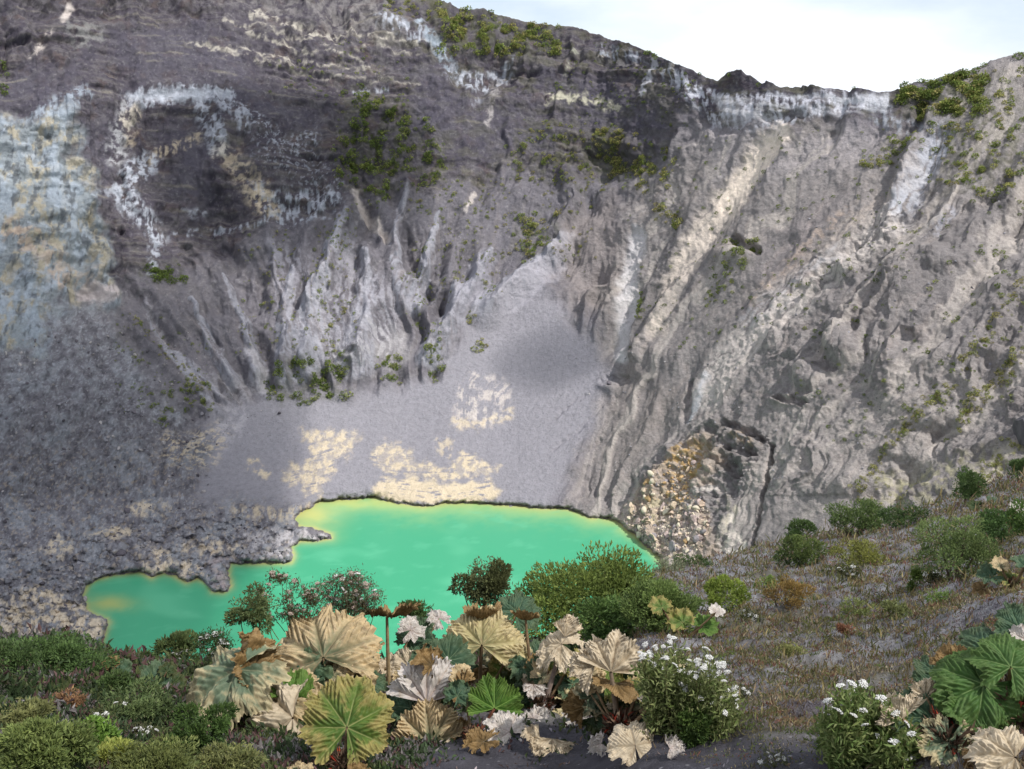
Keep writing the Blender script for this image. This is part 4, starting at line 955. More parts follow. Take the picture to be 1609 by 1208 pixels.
# bright green young leaf
p, b = plant(742, 1158, 'young giant-leaved plant with one bright green leaf and a red bud', .15, .14, 7)
place_leaf(p, b, 777, 1113, 56, (.02, .62, .78), 90, 'bright', .05, cup=.22, curl=.06, fan=1.95, lobes=6, pleat=.08, sr=.02, scol=(.20, .08, .05), lab='bright green young leaf')
# right-centre plants
p, b = plant(852, 1130, 'leaning giant-leaved plant with a long bare stalk reaching up to a drooping dry leaf', .2, .2, 8)
place_leaf(p, b, 882, 1012, 52, (-.15, .75, .6), 150, 'cream', .1, cup=-.5, curl=.22, rag=.12, hole=.03, sr=.026, scol=(.26, .20, .17), lab='drooping dry cream leaf')
place_leaf(p, b, 888, 1000, 36, (.3, .3, .9), 75, 'cream', .15, fan=1.0, lobes=3, curl=.16, stalk=False); place_leaf(p, b, 900, 1075, 56, (.2, .8, .5), 330, 'teal', .3); place_leaf(p, b, 865, 1060, 46, (-.1, .8, .5), 200, 'teal', .4)
place_leaf(p, b, 905, 1108, 60, (.1, .88, .4), 350, 'yellow', -.1, cup=-.1, curl=.14, lab='yellowed leaf lying low'); place_leaf(p, b, 838, 1075, 26, (.3, .3, .8), 260, 'white', -.1, curl=.3, fan=1.6); place_leaf(p, b, 898, 1040, 34, (.1, .5, .8), 270, 'green', .2)
p, b = plant(975, 1150, 'giant-leaved plant at the right end of the clump with an upright cream fan leaf', .24, .2, 9)
place_leaf(p, b, 960, 1056, 70, (.0, .36, .92), 78, 'cream', .1, cup=.04, curl=.12, pleat=.05, fan=1.45, lobes=5, rag=.1, sr=.024, scol=(.24, .18, .13), lab='upright cream fan leaf')
place_leaf(p, b, 935, 1046, 48, (-.2, .45, .85), 165, 'cream', .15, curl=.2, cup=-.1, fan=1.5, lobes=4, hole=.03, rag=.12, stalk=False)
place_leaf(p, b, 1000, 1092, 52, (.15, .88, .15), 60, 'green', .1, cup=.5, curl=.08, fan=2.0, lab='green leaf seen from its shaded side')
place_leaf(p, b, 1062, 1080, 62, (.25, .55, .8), 300, 'greygreen', .1, cup=-.15, curl=.12, rag=.08, sink=(1005, 1120), lab='grey-green leaf with a ragged tan edge')
place_leaf(p, b, 1020, 1112, 30, (.2, .6, .7), 60, 'white', -.1, curl=.26, fan=1.5, lobes=3)
# lower, crumpled leaves crowding each plant of the clump
rs = np.random.RandomState(77)
CLUMP = [o for o in COL.objects if o.name.startswith('giant_rhubarb_plant') and 'big sunlit green' not in o['label']]
for q in range(125):
    x = rs.uniform(385, 1050); y = 1120 - 95 * math.sin(math.pi * (x - 330) / 790) * rs.rand() ** .8 + rs.uniform(-8, 25)
    pl_ = min(CLUMP, key=lambda o: abs(PW / 2 + FPX * o.location.x / (o.location.y * math.cos(PITCH) - o.location.z * math.sin(PITCH)) - x))
    kd = rs.choice(['dark', 'teal', 'brown', 'tan', 'cream', 'green', 'greygreen', 'dark', 'teal', 'tan'])
    place_leaf(pl_, np.array(pl_.location), x, y, rs.uniform(26, 54), (rs.uniform(-.5, .5), rs.uniform(.3, .9), rs.uniform(.4, .8)), rs.uniform(0, 360), kd, rs.uniform(.15, .9), stalk=rs.rand() < .5, sr=.011, curl=rs.uniform(.12, .34), rag=rs.uniform(.05, .2), fan=rs.uniform(1.4, 2.9), lobes=int(rs.choice([4, 5, 7])), hole=.03 if kd in ('cream', 'white', 'tan') else 0, na=110, nr=26)
# dry leaves fallen on the ash
for (x, y, R_, nv_, sp, kd, lab, kw) in [
    (868, 1160, 46, (-.1, .5, .85), 265, 'cream', 'crumpled cream dead leaf hanging at the front of the clump', dict(fan=1.5, lobes=3, curl=.3, rag=.2, hole=.03)),
    (848, 1160, 30, (.1, .8, .5), 180, 'cream', 'small cream scrap of dead leaf left of the crumpled one', dict(fan=1.5, lobes=3, curl=.25, rag=.2)),
    (998, 1172, 50, (.0, .75, .65), 95, 'cream', 'star-shaped cream dead leaf lying on dark ash', dict(lobes=5, curl=.12, rag=.1, cup=-.15, fan=3.0)),
    (945, 1168, 24, (0, .6, .8), 200, 'white', 'small pale grey curled leaf scrap beside the star-shaped leaf', dict(curl=.36, rag=.2, fan=2.2, lobes=4)),
    (1052, 1176, 26, (.1, .7, .7), 0, 'white', 'pale grey shrivelled leaf right of the star-shaped leaf', dict(curl=.36, rag=.2, fan=2.0, lobes=4)),
    (905, 1130, 34, (0, .85, .5), 10, 'white', 'flattened grey-white dead leaf on the ground behind the star-shaped leaf', dict(curl=.26, rag=.18, hole=.05)),
    (800, 1150, 44, (.05, .8, .5), 130, 'white', 'bleached skeleton of a leaf on the ash below the bright green leaf', dict(curl=.2, rag=.15, hole=.06, lobes=5)),
    (838, 1128, 30, (0, .9, .4), 30, 'white', 'torn grey leaf litter between the two middle plants', dict(curl=.3, rag=.2, hole=.05)),
    (760, 1165, 34, (0, .9, .4), 180, 'brown', 'flat brown dead leaf under the young green leaf', dict(curl=.2, rag=.2))]:
    b = gpt(x, y + 12); e = empty('fallen_leaf', b); tag(e, lab, 'dead leaf'); place_leaf(e, b, x, y, R_, nv_, sp, kd, stalk=False, **kw)
# right edge plant
p, b = plant(1590, 1150, 'vigorous giant-leaved plant at the right edge with fresh green lobed leaves', .3, .25, 10)
place_leaf(p, b, 1545, 1075, 80, (-.15, .62, .76), 205, 'fresh', -.1, cup=-.12, curl=.09, pleat=.06, rag=.07, sr=.02, scol=(.16, .14, .05)); place_leaf(p, b, 1588, 1048, 64, (.1, .6, .76), 60, 'fresh', .0, cup=-.1, curl=.09, pleat=.06, sr=.02, scol=(.16, .12, .05))
place_leaf(p, b, 1560, 1020, 62, (-.1, .72, .6), 80, 'teal', .4, cup=-.1); place_leaf(p, b, 1505, 1045, 40, (-.2, .6, .7), 170, 'brown', .1, curl=.16, lab='brown curled leaf'); place_leaf(p, b, 1480, 1065, 46, (-.2, .7, .6), 180, 'teal', .3)
place_leaf(p, b, 1530, 1105, 56, (.0, .5, .8), 250, 'fresh', -.15, curl=.12); place_leaf(p, b, 1625, 1100, 60, (0, .5, .8), 250, 'dark', .2); place_leaf(p, b, 1600, 985, 40, (0, .6, .7), 90, 'teal', .6)
place_leaf(p, b, 1618, 1010, 36, (0, .5, .8), 200, 'white', .5, curl=.2)
p, b = plant(1490, 1190, 'darker giant-leaved plant in front of the fresh green one, leaves going tan', .25, .15, 11)
place_leaf(p, b, 1462, 1128, 66, (-.1, .6, .75), 170, 'teal', .1, cup=-.1, curl=.12, pleat=.07); place_leaf(p, b, 1520, 1150, 60, (.1, .6, .75), 350, 'teal', .1, cup=-.1, curl=.1); place_leaf(p, b, 1490, 1165, 56, (-.1, .55, .8), 250, 'greygreen', -.1, curl=.14, rag=.1)
place_leaf(p, b, 1418, 1130, 44, (-.3, .5, .8), 120, 'cream', .0, curl=.22, fan=1.5, lobes=3, rag=.14, lab='tall dry cream leaf'); place_leaf(p, b, 1455, 1095, 30, (0, .5, .8), 80, 'cream', .2, curl=.2, fan=1.8)
place_leaf(p, b, 1595, 1190, 64, (-.1, .7, .7), 160, 'cream', -.5, cup=-.15, curl=.14, fan=2.2, lab='wide cream dead leaf at the corner'); place_leaf(p, b, 1540, 1200, 30, (0, .6, .8), 200, 'brown', -.3, curl=.2)
# smaller ones farther off
for (x, y, lab, lv_) in [
    (1075, 1000, 'small green giant-leaved plant in the gap between the big bush and the bare slope', [(1072, 978, 26, 120, 'green'), (1105, 985, 24, 40, 'bright'), (1040, 955, 22, 100, 'green'), (1125, 962, 15, 60, 'white')]),
    (120, 1045, 'small broad-leaved plant on the rim below the grey lakeshore', [(90, 1040, 22, 150, 'teal'), (128, 1036, 22, 30, 'bright'), (108, 1055, 18, 250, 'brown')]),
    (165, 1075, 'small broad-leaved plant with lime green leaves left of the clump', [(155, 1072, 22, 90, 'bright'), (185, 1055, 20, 60, 'teal'), (175, 1045, 15, 100, 'brown')]),
    (245, 1085, 'dark broad-leaved plant close to the left of the central clump', [(245, 1070, 28, 90, 'teal'), (270, 1075, 22, 20, 'dark'), (220, 1080, 22, 180, 'brown'), (262, 1055, 16, 90, 'dark')]),
    (1575, 830, 'broad-leaved plant with dark leaves high on the right slope', [(1560, 822, 18, 150, 'dark'), (1590, 818, 20, 60, 'teal'), (1540, 835, 15, 200, 'green'), (1600, 800, 14, 90, 'white')]),
    (1590, 930, 'broad-leaved plant with pale and dark leaves by the right edge of the slope', [(1560, 905, 22, 160, 'teal'), (1590, 915, 26, 70, 'green'), (1572, 890, 15, 90, 'tan'), (1610, 890, 22, 60, 'teal'), (1545, 925, 16, 200, 'brown')]),
    (1545, 800, 'low broad-leaved plant behind the rounded bush at the crest', [(1535, 795, 14, 150, 'dark'), (1560, 790, 14, 40, 'teal')])]:
    p, b = plant(x, y, lab, .12, .1, x)
    for (lx, ly, lr, sp, kd) in lv_: place_leaf(p, b, lx, ly, lr * 1.15, (math.cos(math.radians(sp)) * .25, .75, .5), sp, kd, 0, na=110, nr=20)

# ---- rounded bushes: label, centre pixel x, base pixel y, width px, height px, leaves, leaf px, colours, distance or None
G1, G2 = (.030, .055, .016), (.10, .135, .035)
D1, D2 = (.020, .040, .014), (.055, .080, .026)
BUSH = [
 ('big spreading green bush overhanging the lake right of the centre', 930, 1003, 240, 112, 16000, 7.5, (.035,.06,.016), (.115,.14,.035), None, 40),
 ('lower right shoulder bush joined to the big spreading green bush', 1030, 990, 120, 74, 9000, 6.5, G1, (.10,.13,.04), None, 24),
 ('low dark green bush in front of the big spreading one', 960, 1012, 110, 62, 4500, 7, D1, (.07,.11,.03), None, 12),
 ('dark round-topped little tree against the lake at the centre', 763, 962, 96, 80, 5200, 6, (.03,.035,.016), (.07,.075,.03), 21, 14),
 ('dark rounded bush against the lake left of the clump', 276, 1040, 72, 36, 2600, 6, D1, (.06,.075,.026), None, 10),
 ('small dark bush between two others on the left rim', 232, 1040, 24, 20, 800, 6, D1, D2, None, 6),
 ('green bush just behind the top of the central clump', 655, 985, 60, 42, 1800, 6, D1, D2, 15, 9),
 ('round dark bush half-way up the right slope', 1254, 892, 78, 50, 3400, 4.5, D1, (.085,.105,.032), None, 12),
 ('small dark bush perched behind the round one on the slope', 1257, 858, 44, 34, 1700, 4.5, D1, D2, None, 9),
 ('wide dome-shaped bush on the skyline of the right slope', 1340, 842, 92, 50, 4200, 4.2, D1, (.075,.10,.032), None, 16),
 ('open feathery bush, largest on the right slope', 1500, 915, 118, 92, 6500, 4.6, (.035,.06,.02), (.10,.125,.045), None, 16),
 ('olive cushion bush in front of the dome-shaped one', 1345, 896, 96, 34, 3000, 4.2, (.05,.06,.015), (.13,.13,.035), None, 12),
 ('small round bush at the crest near the right edge', 1522, 790, 54, 44, 2400, 4, D1, D2, None, 10),
 ('dark bush at the crest touching the right edge of the view', 1600, 758, 36, 34, 1400, 4, D1, D2, None, 8),
 ('bright green mound of a bush in the middle of the slope', 1140, 958, 66, 42, 3000, 5, (.05,.08,.015), (.14,.17,.035), None, 10),
 ('tiny upright grass-green tuft below the feathery bush', 1437, 930, 18, 38, 700, 5, G1, (.10,.13,.03), None, 4),
 ('flat brownish shrub on the ash between two bushes', 1235, 960, 70, 34, 1700, 4.5, (.08,.05,.02), (.17,.12,.04), None, 9),
 ('sparse low green shrub on grey ash mid slope', 1350, 968, 60, 20, 900, 4.5, (.05,.07,.02), (.13,.14,.05), None, 8),
 ('dark green shrub in the row along the crest', 1425, 830, 70, 30, 1900, 4, D1, D2, None, 10),
 ('thick green shrub under the crest at the right', 1560, 860, 70, 50, 2600, 4.5, D1, (.06,.10,.03), None, 10),
 ('bright leafy shrub touching the right edge', 1605, 850, 44, 60, 1600, 4.5, D1, (.08,.13,.03), None, 8),
 ('low dark shrub where the slope meets the rock pile', 1085, 893, 64, 22, 1300, 4, D1, D2, None, 8),
 ('spreading bush on the left rim under the rocky shore', 88, 1058, 160, 44, 5500, 6, D1, (.055,.085,.026), None, 20),
 ('low bush at the left border of the view below the shore', 5, 1070, 90, 48, 2600, 6, D1, (.06,.09,.03), None, 10),
 ('large leafy bush in the lower left foreground', 75, 1225, 120, 62, 6500, 8, (.035,.055,.018), (.11,.13,.04), None, 26),
 ('low leafy bush along the bottom left of the view', 245, 1240, 120, 42, 6500, 6.5, (.035,.05,.018), (.10,.11,.035), None, 40),
 ('yellow-green shrub at the bottom below the pale drooping leaf', 360, 1232, 96, 36, 4200, 6.5, (.04,.055,.02), (.12,.12,.045), None, 26),
 ('dark green shrub under the left end of the clump', 318, 1190, 80, 56, 3600, 7, D1, (.05,.08,.02), None, 10),
 ('soft green shrub between the clump and the left rim', 215, 1130, 110, 32, 3200, 6.5, D1, (.08,.10,.04), None, 12),
 ('dark green shrub beside the brown stone', 1095, 1165, 50, 60, 1700, 8, D1, (.06,.09,.02), None, 8),
 ('grey-leaved shrub on the right slope above the lakeshore rocks', 1050, 905, 50, 22, 900, 4, (.06,.07,.04), (.15,.16,.10), None, 6),
 ('dusty olive shrub left of the two white-blossomed plants', 35, 1150, 70, 34, 2200, 7, (.06,.07,.03), (.13,.13,.05), None, 10),
 ('bright green leafy shrub in the middle of the left undergrowth', 150, 1175, 60, 34, 1500, 9, (.05,.09,.02), (.10,.16,.03), None, 7),
 ('rusty brown low shrub in the left undergrowth', 105, 1110, 44, 20, 800, 7, (.10,.05,.03), (.16,.10,.05), None, 6),
 ('small yellow-green shrub near the bottom beside the leafy bush', 175, 1215, 60, 34, 1600, 8, (.08,.10,.02), (.18,.19,.05), None, 7),
 ('dark leafy shrub right of the pale lichen patch', 185, 1100, 50, 26, 1300, 7, D1, D2, None, 7),
 ('small rusty shrub in the middle of the right slope', 1330, 1010, 26, 14, 500, 5, (.10,.05,.03), (.15,.075,.045), None, 4),
 ('low olive shrub on the open right slope left of the big flowering bush', 1240, 1040, 50, 20, 900, 5, (.07,.08,.03), (.16,.16,.06), None, 6),
 ('small green shrub high in the middle of the right slope', 1205, 925, 40, 20, 900, 4.5, (.05,.08,.02), (.11,.14,.04), None, 6),
 ('brown-green shrub beside the open feathery bush', 1405, 985, 44, 26, 1000, 4.5, (.06,.07,.03), (.12,.13,.05), None, 6),
 ('green shrub under the thick one at the right', 1480, 945, 50, 26, 1100, 4.5, (.05,.08,.02), (.10,.14,.04), None, 6),
 ('olive bush behind the two pale flower shrubs', 400, 985, 70, 55, 2200, 6, D1, (.09,.10,.04), 12.0, 10),
]
for i_, (lab, x, y, w, h, n, lf, c1, c2, rr_, nb_) in enumerate(BUSH):
    b = np.array(pt(x, y, rr_)) if rr_ else gpt(x, y); mp_ = m_per_px(b)
    make_bush('bush' if 'tree' not in lab else 'small_tree', lab, 'bush' if 'tree' not in lab else 'tree', b, w * mp_, h * mp_ * 1.0, n, lf * mp_, c1, c2, 500 + i_, nb=nb_, drop=1.6 if rr_ else .2)

# ---- flowering shrubs
rs = np.random.RandomState(5)
def heads_in(poly_pts, n, base, dr=.5, up=True):
    xs = [q[0] for q in poly_pts]; ys = [q[1] for q in poly_pts]; out = []
    rb = math.hypot(base[0], base[1])
    while len(out) < n:
        x, y = rs.uniform(min(xs), max(xs)), rs.uniform(min(ys), max(ys))
        if poly_sd(np.array([x]), np.array([y]), poly_pts)[0] > 0: out.append(pt(x, y, rb + rs.uniform(-dr, dr * .3)))
    return out
b = gpt(1090, 1145)
flower_bush('broad green shrub covered in flat white flower heads right of the clump', b, heads_in([(1000,1010),(1050,998),(1110,1020),(1150,1050),(1160,1110),(1120,1130),(1070,1080),(1010,1040)], 99, b, .55), .062, .9, .6, 11000, .07, (.13,.18,.05), (.30,.32,.14), 21)
b = gpt(1345, 1195)
flower_bush('feathery green shrub with scattered white flower heads near the bottom right', b, heads_in([(1285,1095),(1350,1055),(1385,1090),(1440,1130),(1480,1190),(1330,1200),(1290,1130)], 60, b, .45), .062, .9, .6, 11000, .07, (.12,.19,.05), (.28,.32,.12), 22)
b = pt(540, 990, 13.2)
flower_bush('dense shrub of faded pinkish-white flowers standing up against the lake', b, heads_in([(505,925),(530,900),(570,898),(592,930),(590,960),(520,965)], 95, b, .25), .075, .6, .9, 9500 // 2, .045, (.08,.10,.04), (.20,.18,.11), 23, HEADP + HEADS[:1])
b = pt(462, 990, 13.0)
flower_bush('airy shrub of faded flowers on thin branches in front of the lake', b, heads_in([(388,945),(430,895),(455,900),(480,925),(510,910),(510,960),(400,975)], 60, b, .3), .070, .9, .9, 2600, .05, (.07,.08,.03), (.17,.15,.08), 24, HEADP, True)
b = gpt(345, 1075)
flower_bush('small shrub with bright white flower heads above the grey-green leaf', b, heads_in([(315,1000),(345,990),(365,1000),(360,1025),(315,1025)], 16, b, .2), .10, .5, .5, 1500, .06, (.04,.07,.02), (.10,.13,.05), 25)
for x, y, w, lab in [(190,1112,34,'low plant with pale blossoms left of the clump'), (225,1150,44,'low plant with white blossoms above the leafy bush'), (60,1160,30,'low plant with white blossoms at the left edge'), (280,1030,30,'thin plant with dusty white blossoms next to the dark rounded bush'),
                (160,1130,26,'low plant with tiny white blossoms beside the lichen-grey patch'), (1460,905,30,'small plant with white blossoms beside the feathery bush'), (1180,965,24,'small plant with white blossoms right of the bright mound'), (1330,900,26,'small plant with white blossoms beside the olive cushion bush'), (1210,1190,50,'sparse plant with white blossoms at the bottom beside dark ash'), (1165,1085,30,'sparse plant with white blossoms right of the broad flowering shrub')]:
    b = gpt(x, y + 12); mp_ = m_per_px(b)
    flower_bush(lab, b, heads_in([(x - w/2, y - 8), (x + w/2, y - 10), (x + w/2, y + 8), (x - w/2, y + 8)], 9, b, .15), 7 * mp_, w * mp_, 20 * mp_, 350, 6 * mp_, (.06,.08,.03), (.15,.15,.07), 30 + x)

# brown stone in front of the right plant
def stone(name, lab, cat, c, size, seed, colr, group=None, sub=4, me=None):
    if me is None:
        bm = bmesh.new(); bmesh.ops.create_icosphere(bm, subdivisions=sub, radius=1); A = np.array([v.co[:] for v in bm.verts])
        rs_ = np.random.RandomState(seed)
        for _ in range(9):      # chop flat faces
            n = rs_.normal(size=3); n /= np.linalg.norm(n); d = rs_.uniform(.34, .7); t = A @ n - d; A = A - np.maximum(t, 0)[:, None] * n
        A = A * (1 + .06 * f3(A, 2.2, 4, seed, .6))[:, None]; F = np.array([[v.index for v in f.verts] for f in bm.faces]); bm.free()
        cc = np.ones(A.shape) * np.array(colr) * (1 + .5 * f3(A, 3, 3, seed + 1))[:, None]
        o = np_mesh(name, A, F, cc.clip(.02, .9), False, M_stone, link=False); me = o.data; bpy.data.objects.remove(o)
    o = bpy.data.objects.new(name, me); COL.objects.link(o); o.location = c; o.scale = size
    if lab: tag(o, lab, cat, group)
    return o
b = gpt(1053, 1152); stone('stone', 'smooth brown-grey stone beside the right end of the clump', 'stone', b, (.15, .12, .10), 4, (.15, .12, .115))

# ---- ground cover of the near slope
rs = np.random.RandomState(11)
def scatter(name, n, region_f, size, cols, ncol, k, lab, cat, wr=.3, up=.8):
    u = rs.uniform(-60, 1670, n * 3); v = rs.uniform(735, 1330, n * 3); e = np.interp(u, nu, ed); keep = (v > e + 1) & region_f(u, v); u, v = u[keep][:n], v[keep][:n]
    k2 = int(n * .8); u2 = rs.uniform(-1800, 4200, k2); v2 = rs.uniform(700, 2300, k2); kp2 = ((u2 < -40) | (u2 > 1650) | (v2 > 1320)) & (v2 > np.interp(u2, nu, ed) + 1) & region_f(u2, v2); u = np.concatenate([u, u2[kp2]]); v = np.concatenate([v, v2[kp2]])
    P_ = gpt(u, v)
    if name == 'ground_herbs':
        pc = f2(P_[:, 0] / 1.4, P_[:, 1] / 1.4, 3, 351, .6); kp = pc > rs.uniform(-.6, .10, len(pc)); P_ = P_[kp]; u = u[kp]
    mpx = np.maximum(np.linalg.norm(P_, axis=1), 7.5) / FPX
    cl = f2(P_[:, 0] / .9, P_[:, 1] / .9, 3, ncol); kc = np.clip(((cl + .45) / .9 * len(cols) + rs.uniform(-.9, .9, len(u))).astype(int), 0, len(cols) - 1)
    P_ = np.repeat(P_, k, 0); m = len(P_); sz = np.repeat(mpx, k) * size * rs.uniform(.5, 1.4, m)
    P_ = P_ + rs.normal(size=(m, 3)) * sz[:, None] * np.array([.6, .6, .12]) - np.array([0, 0, .01])
    colr = np.array((1.25, 1.2, 1.35)) * np.array(cols)[np.repeat(kc, k)] * rs.uniform(.6, 1.4, (m, 1))
    Vv, F, Cc = leaves(P_, rs.normal(size=(m, 3)) * .6 + np.array([0, 0, up]), sz, sz * wr, colr, rs)
    o = np_mesh(name, Vv, F, Cc, False, M_fol); tag(o, lab, cat, kind='stuff')
HB = [(.18,.17,.17), (.15,.10,.07), (.13,.14,.05), (.25,.21,.10), (.17,.085,.055), (.11,.13,.045), (.27,.24,.15), (.15,.13,.11), (.10,.14,.035), (.15,.14,.06)]
inash = lambda u, v: poly_sd(u, v, [(700,1150),(730,1125),(900,1125),(1090,1135),(1130,1160),(1300,1170),(1400,1230),(1400,1400),(500,1400)]) < rs.uniform(-30, 60, len(u)) * (rs.rand(len(u)) < .35)
scatter('ground_herbs', 52000, lambda u, v: (u > 950) & inash(u, v), 5.5, HB, 5, 5, 'low reddish-brown herbs and dry grass on the ash', 'ground cover', .25)
scatter('leafy_undergrowth', 24000, lambda u, v: (u < 1000 - rs.uniform(0, 60, len(u))) & inash(u, v), 11, [(.03,.05,.018), (.05,.075,.025), (.08,.10,.035), (.10,.06,.05), (.045,.07,.03), (.16,.15,.13), (.05,.08,.03)], 6, 5, 'mixed green undergrowth round the central clump', 'ground cover', .4)
scatter('leaf_litter', 900, lambda u, v: (u > 560) & (u < 1150) & (v > 1085), 9, [(.30,.28,.28), (.16,.12,.09), (.40,.36,.33), (.10,.08,.07)], 7, 2, 'scraps of dry leaf and twigs on the dark ash', 'leaf litter', .35, .1)
scatter('grass_tufts', 1500, lambda u, v: (u > 980) & inash(u, v), 14, [(.20,.17,.07), (.13,.14,.045), (.24,.19,.10)], 8, 9, 'thin yellowish grass tufts on the slope', 'grass', .07, 1.6)

# ------------------------------------------------------------------ rock pile at the right end of the lake
rs = np.random.RandomState(17)
TINT = [(.50,.41,.31), (.42,.33,.26), (.31,.26,.25), (.46,.31,.16), (.56,.50,.39), (.24,.22,.23), (.45,.38,.33), (.36,.29,.27)]
BM_ = []
for i in range(10):
    o = stone('boulder', None, None, (0, 0, 0), (1, 1, 1), 40 + i, TINT[i % len(TINT)], sub=3); BM_.append(o.data); bpy.data.objects.remove(o)
ctr = [(975,820),(985,800),(1010,775),(1040,745),(1070,715),(1090,725),(1080,770),(1110,790),(1120,830),(1100,865),(1060,880),(1035,872),(1010,848),(990,832)]
def in_pile(n):
    out = []
    while len(out) < n:
        x, y = rs.uniform(965, 1130), rs.uniform(700, 890)
        if poly_sd(np.array([x]), np.array([y]), ctr)[0] > 0: out.append((x, y))
    return out
pl = in_pile(1500); szs = rs.pareto(1.7, 1500) * .40 + .55; szs = np.minimum(szs, 3.8); order = np.argsort(-szs)
def rocktint(x, y):
    return 3 if (y < 790 and x > 1020 and rs.rand() < .32) else rs.choice([0, 1, 2, 4, 5, 6, 7, 0, 4])
Vs, Fs, Cs = [], [], []; basei = 0
big_list = [(1062, 862, 4.6, 5, 'largest grey angular boulder low in the rock pile by the water'), (1022, 822, 3.6, 1, 'brown block in the middle of the rock pile'), (1068, 828, 2.6, 4, 'pale slab lying in the middle of the rock pile'), (1078, 853, 2.6, 3, 'orange-tinted block just above the largest grey boulder'), (1083, 812, 3.0, 7, 'pinkish-grey boulder near the top right of the rock pile'), (1040, 800, 2.8, 0, 'rounded cream boulder on the lake side of the rock pile')]
for x, y, s, t, lab in big_list:
    p_, n_ = surf(x, y); o = stone('boulder', lab, 'boulder', p_ + n_ * s * .2, (s * .62, s * .5, s * .48), 0, None, None, 4, BM_[t]); o.rotation_euler = rs.uniform(0, 6, 3)
for c, i in enumerate(order):
    x, y = pl[i]; p_, n_ = surf(x, y); s = szs[i] * .62; t = rocktint(x, y)
    if c < 294:
        o = stone('boulder', 'angular weathered boulder in the tan rock pile beside the lake', 'boulder', p_ + n_ * s * .25, (s * rs.uniform(.8, 1.2), s * rs.uniform(.7, 1.1), s * rs.uniform(.6, 1)), 0, None, 'boulders of the rock pile', 4, BM_[t]); o.rotation_euler = rs.uniform(0, 6, 3)
    else:
        me = BM_[t]; A = np.array([v.co[:] for v in me.vertices]); F = np.array([p.vertices[:] for p in me.polygons]); R_ = np.array(Matrix.Rotation(rs.uniform(0, 6), 3, Vector(rs.normal(size=3))))
        Vs.append((A * rs.uniform(.6, 1.1, 3)) @ R_.T * s + p_ + n_ * s * .2); Fs.append(F + basei); basei += len(A); Cs.append(np.ones(A.shape) * np.array(TINT[t]) * rs.uniform(.75, 1.2))
o = np_mesh('rubble', np.concatenate(Vs), np.concatenate(Fs), np.concatenate(Cs), False, M_stone); tag(o, 'smaller broken rock filling the pile beside the lake', 'rubble', kind='stuff')

# loose stones on the left scree and lakeshore
GT_ = [(.15,.145,.16), (.22,.215,.235), (.11,.10,.115), (.32,.30,.30)]
GM = []
for i in range(4):
    o = stone('rock', None, None, (0, 0, 0), (1, 1, 1), 70 + i, GT_[i], sub=2); GM.append(o.data); bpy.data.objects.remove(o)
for x, y, s, t, lab in [(437, 651, 2.6, 2, 'single dark boulder on the smooth ash apron above the cream beds'), (381, 788, 2.4, 1, 'lone grey rock on the pale ash left of the lake bay'), (200, 805, 3.6, 2, 'dark boulder on the left scree above the shore'), (185, 870, 5.0, 2, 'large dark boulder at the back of the rocky shore'), (205, 790, 2.2, 2, 'dark rock above another on the left scree'),
                        (270, 750, 2.4, 2, 'dark slab under the tan patch on the left scree'), (100, 705, 2.2, 2, 'dark rock in shade high on the left scree'), (505, 845, 2.2, 2, 'dark rock near the tip of the low grey spit'), (340, 912, 2.6, 3, 'pale rock on the small headland poking into the lake'), (132, 944, 2.6, 3, 'pale block at the water line at the left end of the lake'), (340, 700, 1.4, 2, 'small dark rock on the ash above the bay'), (958, 606, 3.4, 2, 'brown boulder on the edge of the shaded ash hollow')]:
    p_, n_ = surf(x, y); o = stone('rock', lab, 'rock', p_ + n_ * s * .2, (s * .62, s * .5, s * .45), 0, None, None, 4, GM[t]); o.rotation_euler = rs.uniform(0, 6, 3)
Vs, Fs, Cs = [], [], []; basei = 0
def loose(n, box, smin, smax, tints=(0, 1, 2, 3)):
    global basei
    for _ in range(n):
        x, y = rs.uniform(box[0], box[2]), rs.uniform(box[1], box[3])
        if poly_sd(np.array([x]), np.array([y]), SHORE)[0] > -3: continue
        p_, n_ = surf(x, y); s = smin + (smax - smin) * rs.rand() ** 3; t = rs.choice(tints); me = GM[t]; A = np.array([v.co[:] for v in me.vertices]); F = np.array([p.vertices[:] for p in me.polygons])
        Vs.append((A * rs.uniform(.6, 1.1, 3)) @ np.array(Matrix.Rotation(rs.uniform(0, 6), 3, Vector(rs.normal(size=3)))).T * s + p_ + n_ * s * .2); Fs.append(F + basei); basei += len(A); Cs.append(np.ones(A.shape) * np.array(GT_[t]) * rs.uniform(.7, 1.3))
loose(1100, (0, 520, 330, 1010), .25, 1.5); loose(500, (120, 790, 520, 930), .2, 1.3); loose(350, (900, 560, 1250, 800), .2, .8, (1, 3)); loose(260, (1250, 300, 1609, 760), .2, .9, (0, 1)); loose(120, (330, 600, 440, 700), .2, .6)
o = np_mesh('scree_stones', np.concatenate(Vs), np.concatenate(Fs), np.concatenate(Cs), False, M_stone); tag(o, 'countless loose stones strewn over the crater scree and shore', 'stones', kind='stuff')

